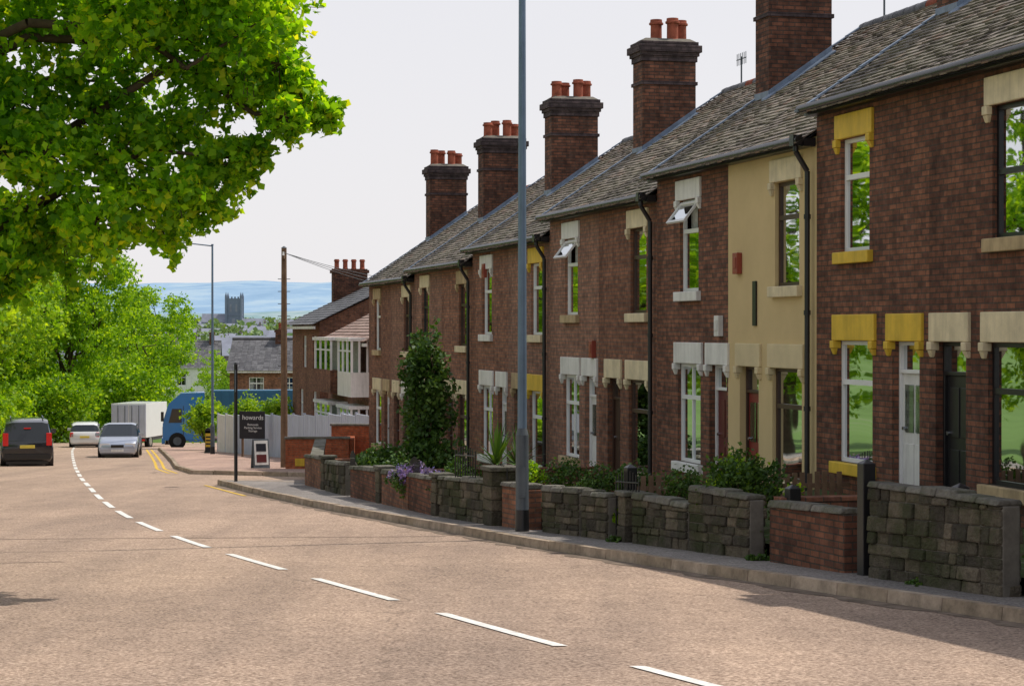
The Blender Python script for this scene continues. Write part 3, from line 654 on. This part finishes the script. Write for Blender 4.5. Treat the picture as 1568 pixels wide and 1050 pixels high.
shrub('shrub',(-3.3,49,-1.35),(.5,.6,.4),'leafD',150,.09,63)
shrub('shrub',(2.85,26.6,-.1),(.48,.5,.42),'leafL',90,.055,64); shrub('shrub',(2.95,26.4,-.1),(.66,.5,.46),'leafD',260,.06,65)
shrub('shrub',(3.35,24.9,-.5),(.22,.25,.55),'leafF',130,.05,66)
shrub('shrub',(1.75,29.0,-.35),(.4,.35,.4),'leafD',170,.06,67); shrub('shrub',(1.3,30.2,-.35),(.4,.3,.35),'leafD',90,.05,68)
shrub('flowering_shrub',(-1.85,37.9,-.75),(.45,.4,.22),'flower',110,.05,69); shrub('shrub',(-1.8,38,-.95),(.55,.45,.3),'leafD',140,.06,70)
shrub('flowering_shrub',(-1.35,36.6,-.7),(.3,.3,.15),'flower',60,.045,71)
shrub('shrub',(-2.3,42,-1.05),(.5,.5,.4),'leafD',140,.07,72); shrub('shrub',(5.7,21.6,-.35),(.4,.5,.35),'leafD',160,.06,73)
shrub('shrub',(.3,32.6,-.45),(.3,.3,.35),'leafF',70,.05,74); shrub('shrub',(.9,32,-.45),(.5,.4,.35),'leafD',130,.05,77); shrub('shrub',(-.9,36,-.75),(.5,.5,.4),'leafD',150,.06,78); shrub('shrub',(2.3,28.0,-.3),(.4,.4,.35),'leafD',120,.05,79)
shrub('ivy',(1.42,28.9,-.75),(.14,.25,.32),'leafF',90,.05,75); shrub('ivy',(2.95,25.25,-.75),(.1,.3,.3),'leafD',80,.05,76)
shrub('weeds',(2.9,24.65,-.85),(.25,.12,.08),'leafD',40,.04,80); shrub('weeds',(4.1,21.3,-.72),(.12,.5,.06),'leafD',50,.04,81); shrub('weeds',(1.4,28.3,-1.0),(.15,.3,.07),'leafD',40,.04,82)
def yucca(x,y,z,s,seed):
    rng=random.Random(seed); mb=MB()
    for i in range(46):
        a=rng.uniform(0,6.28); el=rng.uniform(.15,1.5); L=s*rng.uniform(.6,1); w=.03*s
        d=Vector((math.cos(a)*math.cos(el),math.sin(a)*math.cos(el),math.sin(el))); sd=Vector((-math.sin(a),math.cos(a),0))*w
        p=[Vector((0,0,.1)),d*L*.5+Vector((0,0,.1)),d*L+Vector((0,0,.1-.18*L*math.cos(el)))]
        mb.add([tuple(p[0]-sd*.6),tuple(p[0]+sd*.6),tuple(p[1]+sd),tuple(p[1]-sd),tuple(p[2])],[(0,1,2,3),(3,2,4)],'leafD')
    mb.cyl((0,0,-.5),(0,0,.12),.06,.05,'bark',8); mb.build('yucca_plant',None,(x,y,z))
yucca(-.25,33.6,-.42,.85,1); yucca(.1,33.9,-.45,.75,2)

# ------------------------------------------------------------------ street furniture
def lamp(x,y,h,az,sec=1.42,r=.062):
    e=empty('street_lamp',(x,y,gz(y)+.12)); mb=MB()
    mb.cyl((0,0,-.1),(0,0,.32),.105,.1,'blackf',16); mb.cyl((0,0,.32),(0,0,sec),.097,.095,'galvd',16); mb.cyl((0,0,sec),(0,0,sec+.1),.095,r*1.1,'galvd',16)
    mb.cyl((0,0,sec+.1),(0,0,h),r*1.1,r*.75,'galv',16); mb.cyl((0,0,h-.02),(0,0,h+.03),r,r,'galv',12)
    mb.box(-.05,.05,-.108,-.095,.5,.95,'galvd')
    mb.build('column',e)
    mb=MB(); dx,dy=math.cos(az),math.sin(az)
    mb.cyl((0,0,h-.05),(dx*1.5,dy*1.5,h+.12),.03,.025,'galv',8)
    mb.M=Matrix.Translation((dx*1.75,dy*1.75,h+.1))@Matrix.Rotation(az,4,'Z')
    mb.hexa([(-.35,-.08,-.06),(.35,-.12,-.05),(.35,.12,-.05),(-.35,.08,-.06),(-.3,-.05,.04),(.3,-.08,.06),(.3,.08,.06),(-.3,.05,.04)],'galv'); mb.box(-.15,.3,-.09,.09,-.09,-.061,'lens')
    mb.build('lantern',e,bevel=.01)
lamp(.15,30.8,10,math.radians(195)); lamp(-12.9,90,9,math.radians(180),1.2,.055)
mb=MB(); mb.cyl((0,0,-.1),(0,0,3.0),.045,.045,'blackf',10); mb.cyl((0,0,3.0),(0,0,3.04),.05,.03,'blackf',10); mb.box(-.015,.005,-.25,.25,2.3,2.85,'galvd'); mb.build('sign_post',None,(onpx(361,53.5),53.5,gz(53.5)+.12),math.radians(4))
e=empty('telegraph_pole',(onpx(435,67.5),67.5,gz(67.5)+.1)); mb=MB(); mb.cyl((0,0,-.2),(0,0,7.1),.12,.085,'wood',12); mb.cyl((0,0,7.1),(0,0,7.16),.1,.02,'galvd',10)
mb.box(-.04,.04,-.35,.35,6.75,6.85,'wood')
for y in(-.3,-.1,.1,.3): mb.cyl((0,y,6.85),(0,y,6.97),.03,.02,'white',6)
for z in(2.5,2.9,3.3,3.7,4.1,4.5,4.9,5.3,5.7,6.1): mb.cyl((-.2,0,z),(.2,0,z),.012,.012,'galvd',5)
mb.build('pole',e)
mb=MB()
def wire(a,b,sag,r=.009):
    a=Vector(a);b=Vector(b);n=12;p=[a.lerp(b,i/n)-Vector((0,0,sag*4*(i/n)*(1-i/n))) for i in range(n+1)]
    for i in range(n): mb.cyl(p[i],p[i+1],r,r,'galvd',5,False)
for i in range(3): wire((0,-.3+.3*i,6.95),(7.2+i*.1,2+i,5.55+.3*i-.35),.3)
mb.build('wires',e)
a=Vector((-13.5,96,0)); b=Vector((-4.65,69,0)); L=(b-a).length; rz=math.atan2(b.y-a.y,b.x-a.x)
mb=MB(); n=14; s=(gz(69)-gz(96))/L
for i in range(n):
    x0=L*i/n; x1=L*(i+1)/n; k='hoard' if i not in(0,1) else 'white'
    z=s*x0; hh=1.85+random.uniform(-.02,.02)
    mb.box(x0+.03,x1-.03,-.03,.03,z+.05,z+hh,k); mb.box(x0-.03,x0+.03,-.05,.05,z-.2,z+hh+.05,'hoard')
    for q in range(1,7): xx=x0+.03+(x1-x0-.06)*q/7; mb.box(xx-.012,xx+.012,-.042,-.03,z+.06,z+hh-.01,k)
mb.build('hoarding_fence',None,(a.x,a.y,gz(96)),rz)
e=empty('sign_board',(onpx(386,84),84,gz(84)),math.radians(-18)); mb=MB()
mb.box(-.55,.55,-.03,.03,.85,1.95,'sblack'); 
for x in(-.45,.45): mb.box(x-.04,x+.04,.031,.1,-.1,1.9,'wood')
mb.build('board',e)
def text(body,size,loc,parent,mat,rot=(math.pi/2,0,0)):
    c=bpy.data.curves.new('lettering','FONT'); c.body=body; c.size=size; c.extrude=.004; c.align_x='CENTER'; c.materials.append(M[mat])
    o=bpy.data.objects.new('lettering',c); COL.objects.link(o); o.location=loc; o.rotation_euler=rot; o.parent=parent
text('howards',.27,(.05,-.04,1.62),e,'stext'); text('Removals\nPacking Service\nStorage',.125,(.05,-.04,1.38),e,'stext')
e=empty('a_board_sign',(onpx(407,68),66.5,gz(66.5)+.12),math.radians(20)); mb=MB()
for sg in(1,-1):
    mb.M=Matrix.Translation((0,sg*.22,0))@Matrix.Rotation(sg*math.radians(12),4,'X'); mb.box(-.26,.26,-.015,.015,0,.95,'galvd')
    if sg>0: mb.box(-.22,.22,.0155,.022,.12,.9,'white')
    else: mb.box(-.22,.22,-.022,-.0155,.12,.9,'white'); mb.box(-.16,.16,-.028,-.0225,.55,.8,'sblack'); mb.box(-.16,.16,-.028,-.0225,.2,.45,'maroon')
mb.build('boards',e)
e=empty('bollard',(onpx(319,92),92,gz(92)+.1)); mb=MB(); mb.cyl((0,0,0),(0,0,.12),.2,.17,'blackf',14); mb.box(-.14,.14,-.08,.08,.12,1.0,'sblack'); mb.box(-.12,.12,-.09,-.081,.3,.9,'yellow'); mb.cyl((-.0,-.08,1.0),(0,.08,1.0),.14,.14,'sblack',14)
for z in(.4,.55,.7): mb.box(-.1,.1,-.098,-.0905,z,z+.07,'sblack')
mb.build('body',e,bevel=.01)
mb=MB(); mb.box(0,2.0,0,.25,-.2,.95,'brickO'); mb.box(-.04,2.04,-.04,.29,.95,1.02,'cope'); mb.box(1.9,2.15,.25,3,-.2,.95,'brickO'); mb.box(.3,.6,-.02,-.002,.1,.34,'yellow'); mb.build('brick_wall',None,(onpx(437,66),66,gz(66)+.1),math.radians(3),bevel=.01)
mb=MB(); mb.box(0,2.1,0,.25,0,1.1,'brickO'); mb.box(-.04,2.14,-.04,.29,1.1,1.17,'cope'); mb.build('brick_wall',None,(-5.9,68.2,gz(68)+.35),math.radians(-6),bevel=.01)
mb=MB(); mb.box(0,.25,0,9,-.6,.75,'brickB'); mb.box(-.04,.29,-.04,9.04,.75,.83,'cope'); mb.box(.25,3.6,0,.25,-.6,.8,'brickB');mb.build('brick_wall',None,(-4.95,51.4,gz(53)),math.radians(4.5),bevel=.01)

# ------------------------------------------------------------------ houses beyond
def gable_house(name,loc,rz,w,d,ez,gz0,rh,wallk,roofk,wins,bays=(),chims=()):
    e=empty(name,(loc[0],loc[1],ez),rz); m=MB()
    m.wall(0,w,-gz0,0,[q[:4] for q in wins],wallk)
    for x in(0,w): m.add([(x,0,-gz0),(x,-d,-gz0),(x,-d,0),(x,-d/2,rh-.05),(x,0,0)],[(0,1,2,3,4)],wallk)
    m.quad((0,-d,-gz0),(w,-d,-gz0),(w,-d,0),(0,-d,0),wallk); m.build('walls',e)
    g=MB()
    for q in wins: window(g,*q[:4],'upvc',2)
    for (x0,x1,z0,z1,kk) in bays:
        g.box(x0,x1,.003,.7,z0-.9,z0,kk); g.box(x0-.05,x1+.05,.0031,.78,z1,z1+.12,'white')
        n=3
        for i in range(n+1):
            xx=x0+(x1-x0-.08)*i/n; g.box(xx,xx+.08,.62,.7,z0,z1,'upvc')
        for i in range(2): g.box(x0+.001,x0+.08,.05+.3*i,.12+.3*i,z0,z1,'upvc')
        g.box(x0+.08,x1-.08,.63,.69,z1-.4,z1-.34,'upvc')
        g.quad((x0+.04,.66,z0),(x1-.04,.66,z0),(x1-.04,.66,z1),(x0+.04,.66,z1),'glass'); g.quad((x0+.04,.01,z0),(x0+.04,.66,z0),(x0+.04,.66,z1),(x0+.04,.01,z1),'glass')
        g.box(x0+.15,x1-.15,.3,.33,z0,z1,'curt')
    g.build('windows',e)
    r=MB(); ex=.25; L=math.hypot(d/2,rh)+.4; n=int(L/ex); cy=(d/2)/math.hypot(d/2,rh); sz=rh/math.hypot(d/2,rh)
    for sgn in(1,-1):
        for i in range(n):
            nn=int((w+.4)/.4)
            for j in range(nn):
                xa=-.2+j*(w+.4)/nn; xb=xa+(w+.4)/nn-.01
                def P(x,s,h): 
                    yy=.35-cy*s+sz*h; zz=-.35*rh/(d/2)+.05+sz*s+cy*h
                    return (x,yy if sgn>0 else -d-yy,zz)
                s=i*ex+random.uniform(-.01,.01); r.add([P(xa,s,.04),P(xb,s,.04),P(xb,s+ex+.05,.005),P(xa,s+ex+.05,.005),P(xa,s,0),P(xb,s,0)],[(0,1,2,3),(4,5,1,0),(0,3,4),(1,5,2)],roofk)
    r.cyl((-.2,-d/2,rh+.05),(w+.2,-d/2,rh+.05),.12,.12,'slate',8)
    r.box(-.1,w+.1,.2,.3,-.3,-.18,'white')
    r.build('roof',e)
    c=MB()
    for x,y,cw,h,np_ in chims:
        c.box(x-.3,x+.3,y-cw/2,y+cw/2,0,h,'brickCh'); c.box(x-.37,x+.37,y-cw/2-.07,y+cw/2+.07,h-.2,h-.05,'brickCh')
        for k in range(np_): pot(c,x,y-cw/2+.2+k*(cw-.4)/max(1,np_-1),h,.45,.14)
    if chims: c.build('chimney',e)
    return e
gable_house('brick_house',rowpt(46.5,-1.6,0),RZ,10.5,6,1.55,5.2,1.55,'brickB','tilep',[(5,6,-4.3,-3.0)],
  bays=[(.5,3.6,-1.25,-.1,'white'),(5.4,9.6,-1.25,-.1,'brickB'),(.6,3.5,-4,-2.6,'brickB'),(5.5,9.4,-4,-2.6,'brickB')])
gable_house('brick_house',rowpt(60,-1.7,0),RZ,8.5,7,2.2,6.2,1.7,'brickB','slate',[(1,2,-2,-.6),(4,5,-2,-.6),(1,2,-4.8,-3),(5,6,-4.8,-3)],chims=[(8,-2.6,1.6,2.5,4)])
gable_house('brick_house',rowpt(57,-8.5,0),RZ-math.radians(8),9,7,2.0,6.2,1.9,'brickA','slate',[(2,3,-2,-.6)],chims=[(1.0,-1.8,1.5,2.7,4)])
gable_house('brick_house',(onpx(500,140),140,0),math.radians(180),6.5,6,-.7,5,1.9,'brickB','slate',[(4.2,5.2,-1.8,-.6),(2,3,-1.8,-.6),(4.2,5.4,-4,-2.6)],chims=[(3.4,-3,1.2,2.6,3)])
gable_house('white_house',(onpx(335,260),260,0),math.radians(186),9,8,-2.6,7,3.0,'white','slate',[(1,2.2,-2.4,-.9),(4,5.2,-2.4,-.9),(6.5,7.8,-2.4,-.9),(1,2.2,-5.2,-3.6),(4,5.2,-5.2,-3.6),(6.6,7.8,-5.2,-3.6)],chims=[(1,-4,1.2,4.2,3),(8,-4,1.2,4.2,3)])
gable_house('brick_house',(onpx(258,285),290,0),math.radians(180),8,8,-2.0,8,3.0,'brickB','slate',[(1,2.2,-2.4,-.9),(5,6.2,-2.4,-.9)],chims=[(1,-4,1.2,4.2,3)])
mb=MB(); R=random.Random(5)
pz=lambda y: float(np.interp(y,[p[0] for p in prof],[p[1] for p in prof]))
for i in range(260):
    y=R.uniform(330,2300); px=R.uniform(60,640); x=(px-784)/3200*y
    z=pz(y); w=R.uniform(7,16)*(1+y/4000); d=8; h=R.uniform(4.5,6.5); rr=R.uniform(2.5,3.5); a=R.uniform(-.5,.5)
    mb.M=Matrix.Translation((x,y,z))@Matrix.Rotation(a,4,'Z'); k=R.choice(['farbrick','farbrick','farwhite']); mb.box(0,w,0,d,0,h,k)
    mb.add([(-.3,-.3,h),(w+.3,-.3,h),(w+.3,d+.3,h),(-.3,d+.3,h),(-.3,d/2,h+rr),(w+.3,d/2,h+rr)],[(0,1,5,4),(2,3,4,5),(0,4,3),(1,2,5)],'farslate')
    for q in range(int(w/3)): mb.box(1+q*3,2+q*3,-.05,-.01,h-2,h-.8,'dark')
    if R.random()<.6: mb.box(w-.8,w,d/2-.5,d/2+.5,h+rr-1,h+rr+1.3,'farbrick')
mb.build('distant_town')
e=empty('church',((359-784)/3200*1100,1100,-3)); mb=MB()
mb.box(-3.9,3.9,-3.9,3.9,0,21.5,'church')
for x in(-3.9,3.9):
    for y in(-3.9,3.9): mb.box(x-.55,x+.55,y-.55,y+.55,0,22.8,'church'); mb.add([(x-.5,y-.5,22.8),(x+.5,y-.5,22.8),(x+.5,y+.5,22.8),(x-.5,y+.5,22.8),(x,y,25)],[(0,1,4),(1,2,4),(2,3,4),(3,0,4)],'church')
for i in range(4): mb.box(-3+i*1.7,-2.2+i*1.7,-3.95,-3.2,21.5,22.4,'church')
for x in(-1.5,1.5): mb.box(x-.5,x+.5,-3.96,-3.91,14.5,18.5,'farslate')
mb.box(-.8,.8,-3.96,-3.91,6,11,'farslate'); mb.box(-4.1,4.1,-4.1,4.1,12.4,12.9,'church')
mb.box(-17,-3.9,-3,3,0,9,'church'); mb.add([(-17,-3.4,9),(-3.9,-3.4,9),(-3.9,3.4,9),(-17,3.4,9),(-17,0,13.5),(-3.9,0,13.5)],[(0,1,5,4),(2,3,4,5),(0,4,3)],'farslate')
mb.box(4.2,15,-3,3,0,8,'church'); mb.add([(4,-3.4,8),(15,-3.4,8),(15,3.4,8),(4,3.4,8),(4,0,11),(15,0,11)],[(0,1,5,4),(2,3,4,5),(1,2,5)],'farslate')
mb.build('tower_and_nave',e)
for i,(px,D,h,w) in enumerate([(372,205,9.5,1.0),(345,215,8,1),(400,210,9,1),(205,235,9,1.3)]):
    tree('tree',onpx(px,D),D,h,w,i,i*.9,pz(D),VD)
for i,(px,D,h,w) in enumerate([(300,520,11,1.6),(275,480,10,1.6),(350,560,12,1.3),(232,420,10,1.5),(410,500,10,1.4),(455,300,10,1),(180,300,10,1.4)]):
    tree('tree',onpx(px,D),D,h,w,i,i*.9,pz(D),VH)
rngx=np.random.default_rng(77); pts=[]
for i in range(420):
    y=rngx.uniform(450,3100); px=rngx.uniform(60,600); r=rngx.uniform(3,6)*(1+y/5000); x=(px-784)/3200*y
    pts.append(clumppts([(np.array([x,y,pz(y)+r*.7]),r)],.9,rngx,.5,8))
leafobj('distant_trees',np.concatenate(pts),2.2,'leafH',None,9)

# ------------------------------------------------------------------ vehicles
def wheel(mb,x,y,r,wd=.2):
    mb.cyl((x-wd/2,y,r),(x+wd/2,y,r),r,r,'rubber',20); s=1 if x>0 else -1
    mb.cyl((x+s*(wd/2),y,r),(x+s*(wd/2+.012),y,r),r*.62,r*.58,'chrome',14)
def car(name,x,y,rz,paint,Wd,Hh,Ln,kind='hatch'):
    e=empty(name,(x,y,gz(y)+.003),rz); w=Wd/2; h=Hh; l=Ln/2; k=Hh
    if kind=='suv': st=[(l,.3,.62,.66,.86),(l-.08,.24,.78,.80,.95),(l-.9,.2,.93,.97,1),(l-1.2,.2,.98,1.02,1),(l-1.85,.2,1.0,h-.04,1),(0,.2,1.0,h,1),(-l+.5,.2,1.0,h-.02,1),(-l+.22,.22,1.0,h-.1,.98),(-l+.03,.28,.95,.99,.97),(-l,.33,.88,.92,.93)]
    else: st=[(l,.3,.55,.6,.8),(l-.1,.22,.66,.7,.93),(l-.7,.18,.82,.86,1),(l-1.05,.18,.88,.92,1),(l-1.85,.18,.9,h-.05,1),(-.1,.18,.92,h,1),(-l+.75,.18,.93,h-.04,1),(-l+.4,.2,.93,h-.12,.98),(-l+.1,.25,.9,.94,.96),(-l,.32,.8,.84,.9)]
    V=[];n=12
    for (yy,zb,zk,zt,ws) in st:
        W_=w*ws; cab=zt-zk>.2; wr=W_*(.80 if cab else .93); 
        half=[(W_*.88,zb),(W_*.97,zb+.14),(W_,(zb+zk)/2+.05),(W_*.965,zk),(wr,zt-.055 if cab else zt-.01),(wr*.72,zt)]
        V+=[(a,yy,b) for a,b in half]+[(-a,yy,b) for a,b in reversed(half)]
    mb=MB(); fp=[];fg=[]
    for s in range(len(st)-1):
        ca=st[s][3]-st[s][2]>.2; cb=st[s+1][3]-st[s+1][2]>.2
        for i in range(n):
            f=(s*n+i,s*n+(i+1)%n,(s+1)*n+(i+1)%n,(s+1)*n+i)
            gside=i in(3,7) and (ca or cb); gtop=(i in(4,5,6)) and (ca!=cb)
            (fg if gside or gtop else fp).append(f)
    fp+=[tuple(range(n-1,-1,-1)),tuple((len(st)-1)*n+i for i in range(n))]
    mb.add(V,fp,paint,True); mb.add(V,fg,'cglass',False); mb.build('body',e)
    d=MB()
    for sx in(1,-1):
        for yy in(l-.8,-l+.75):
            wheel(d,sx*(w-.1),yy,.33 if kind=='suv' else .29); d.cyl((sx*(w-.28),yy,.34),(sx*(w+.006),yy,.34),.4 if kind=='suv' else .355,.4 if kind=='suv' else .355,'blackf',20)
        hz=.62 if kind!='suv' else .74
        d.box(sx*w*.62-.21,sx*w*.62+.21,l-.14,l-.015,hz-.1,hz+.06,'lens')
        rz0=.95 if kind=='suv' else .78
        xa,xb=sorted((sx*w*.72,sx*w*.93)); d.box(xa,xb,-l+.0 if kind!='suv' else -l-.02,-l+.2,rz0-.14,rz0+(.3 if kind=='suv' else .12),'redl')
        xa,xb=sorted((sx*(w-.02),sx*(w+.17))); d.box(xa,xb,l-1.35,l-1.22,.92*k/1.45,1.06*k/1.45,paint)
        if kind!='suv': d.box(sx*w*.86-.03,sx*w*.86+.03,-.25,-.15,.95,h-.12,paint)
    d.box(-w*.86,w*.86,l-.04,l+.03,.28,.46,paint if kind!='suv' else 'blackf'); d.box(-w*.32,w*.32,l-.02,l+.012,.5,.62,'blackf')
    d.box(-w*.88,w*.88,-l-.05,-l+.03,.34,.52,'blackf' if kind=='suv' else paint)
    d.box(-.26,.26,l+.031,l+.045,.33,.43,'white'); d.box(-.26,.26,-l-.065,-l-.04,.60 if kind!='suv' else .72,.71 if kind!='suv' else .83,'plate')
    d.box(-w*.8,w*.8,-l+.1,l-.1,.14,.3,'blackf')
    if kind=='suv':
        for sx in(1,-1): d.box(sx*w*.62-.02,sx*w*.62+.02,-l+.6,l-1.9,h+.02,h+.06,'galvd')
        d.box(-.12,.12,-l+.06,-l+.12,1.4,1.44,'redl')
    d.build('fittings',e,bevel=.012)
    return e
car('car',onpx(40,76),76,math.radians(14),'cblack',1.82,1.72,4.5,'suv')
car('car',onpx(184,90),90,math.radians(180+7),'csilver',1.68,1.46,3.9)
car('car',onpx(131,117),117,math.radians(10),'cwhite',1.7,1.42,3.9)
e=empty('box_truck',(onpx(216,118),118,gz(118)),math.radians(-8)); mb=MB()
mb.box(-1.0,1.0,-2.2,1.6,.62,2.5,'cwhite'); mb.box(-.98,-.03,-2.23,-2.201,.7,2.42,'hoard'); mb.box(.03,.98,-2.23,-2.201,.7,2.42,'hoard')
for x in(-.6,-.2,.2,.6): mb.cyl((x,-2.26,.75),(x,-2.26,2.4),.02,.02,'galvd',6)
mb.hexa([(-.92,1.65,.4),(.92,1.65,.4),(.92,3.2,.4),(-.92,3.2,.4),(-.85,1.65,2.1),(.85,1.65,2.1),(.85,2.6,2.1),(-.85,2.6,2.1)],'cwhite'); mb.box(-.93,.93,2.0,2.6,1.3,1.8,'cglass')
mb.box(-1,1,-2.25,-2.15,.42,.56,'blackf'); mb.box(-.8,.8,-2.1,1.6,.4,.61,'galvd')
for x in(-.85,.85):
    wheel(mb,x,-1.3,.38,.25); wheel(mb,x,2.2,.38,.25); mb.box(x-.1,x+.1,-2.28,-2.255,.44,.54,'redl')
mb.box(-.25,.25,-2.275,-2.255,.45,.55,'plate'); mb.build('body',e,bevel=.02)
e=empty('articulated_lorry',(onpx(250,111),111,gz(111)),math.radians(8)); mb=MB()
S=[(0,.5),(0,1.35),(.28,2.35),(.5,2.55),(.95,2.95),(2.15,3.0),(2.15,.5)]
V=[(a,-1.0,b) for a,b in S]+[(a,1.0,b) for a,b in S]; n=len(S)
mb.add(V,[tuple(range(n))]+[tuple(range(2*n-1,n-1,-1))]+[(i,(i+1)%n,n+(i+1)%n,n+i) for i in range(n)],'cblue')
mb.add([(.3,-1.012,1.42),(.98,-1.012,1.42),(.98,-1.012,2.15),(.48,-1.012,2.15)],[(0,1,2,3)],'cglass')
mb.add([(-.012,-.88,1.42),(-.012,.88,1.42),(.235,.82,2.28),(.235,-.82,2.28)],[(0,1,2,3)],'cglass')
mb.box(1.05,1.08,-1.02,-1.001,.7,2.3,'blackf'); mb.box(-.06,.1,-1.03,1.03,.3,.62,'cblue'); mb.box(-.075,-.061,-.9,-.5,.38,.55,'lens'); mb.box(-.03,-.001,-.7,.7,.75,1.2,'blackf')
mb.box(-.1,.05,-1.25,-1.03,1.5,2.0,'blackf'); mb.box(1.5,1.8,-1.02,-1.001,1.6,1.75,'stext')
mb.box(.2,3.6,-.9,.9,.45,.62,'galvd'); mb.cyl((2.4,-1.0,.7),(3.2,-1.0,.7),.22,.22,'chrome',14)
mb.box(2.55,9.5,-1.0,1.0,1.05,3.1,'teal')
for i in range(15): mb.box(2.6+i*.46,2.66+i*.46,-1.03,-1.001,1.1,3.05,'teal')
mb.box(2.5,9.5,-.95,.95,.85,1.03,'galvd')
for yy in(-.88,.88):
    for xx in(.75,3.3,7.6,8.6):
        mb.cyl((xx,yy-.13,.45),(xx,yy+.13,.45),.45,.45,'rubber',20); mb.cyl((xx,yy-.15,.45),(xx,yy+.15,.45),.22,.22,'galvd',12)
mb.box(1.35,2.1,-.98,.98,.4,.95,'cblue'); mb.box(.05,1.3,-.98,.98,.62,.95,'cblue')
mb.build('body',e,bevel=.02)

# ------------------------------------------------------------------ light, sky, camera
w=bpy.data.worlds.new('World'); C.world=w; w.use_nodes=True; nt=w.node_tree; bg=nt.nodes['Background']
sk=nt.nodes.new('ShaderNodeTexSky'); sk.sky_type='NISHITA'; sk.sun_disc=False
EL,AZ=58,66
sk.sun_elevation=math.radians(EL); sk.sun_rotation=math.radians(AZ); sk.dust_density=1.0; sk.air_density=1.0; sk.ozone_density=1.0
tc=nt.nodes.new('ShaderNodeTexCoord'); sp=nt.nodes.new('ShaderNodeSeparateXYZ'); nt.links.new(tc.outputs['Generated'],sp.inputs[0])
f=ramp(nt,sp.outputs[2],[(0,(.95,.95,.95)),(.2,(.88,.88,.88)),(1,(.4,.4,.4))])
hz=mixc(nt,sk.outputs[0],(5.75,5.6,5.75),f)
nt.links.new(hz,bg.inputs[0]); bg.inputs[1].default_value=.15
s=bpy.data.lights.new('sun','SUN'); s.energy=3.8; s.angle=math.radians(.5); s.color=(1,.93,.83)
so=bpy.data.objects.new('sun',s); COL.objects.link(so)
d=Vector((math.sin(math.radians(AZ))*math.cos(math.radians(EL)),math.cos(math.radians(AZ))*math.cos(math.radians(EL)),math.sin(math.radians(EL))))
so.rotation_euler=d.to_track_quat('Z','Y').to_euler()
cam=bpy.data.cameras.new('camera'); co=bpy.data.objects.new('camera',cam); COL.objects.link(co); C.camera=co
cam.sensor_width=36; cam.lens=3200/1568*36; cam.clip_end=20000; cam.clip_start=.1
co.location=(0,0,H); co.rotation_euler=(math.radians(90-.35),0,0)
C.view_settings.view_transform='Standard'; C.view_settings.look='None'; C.view_settings.exposure=0
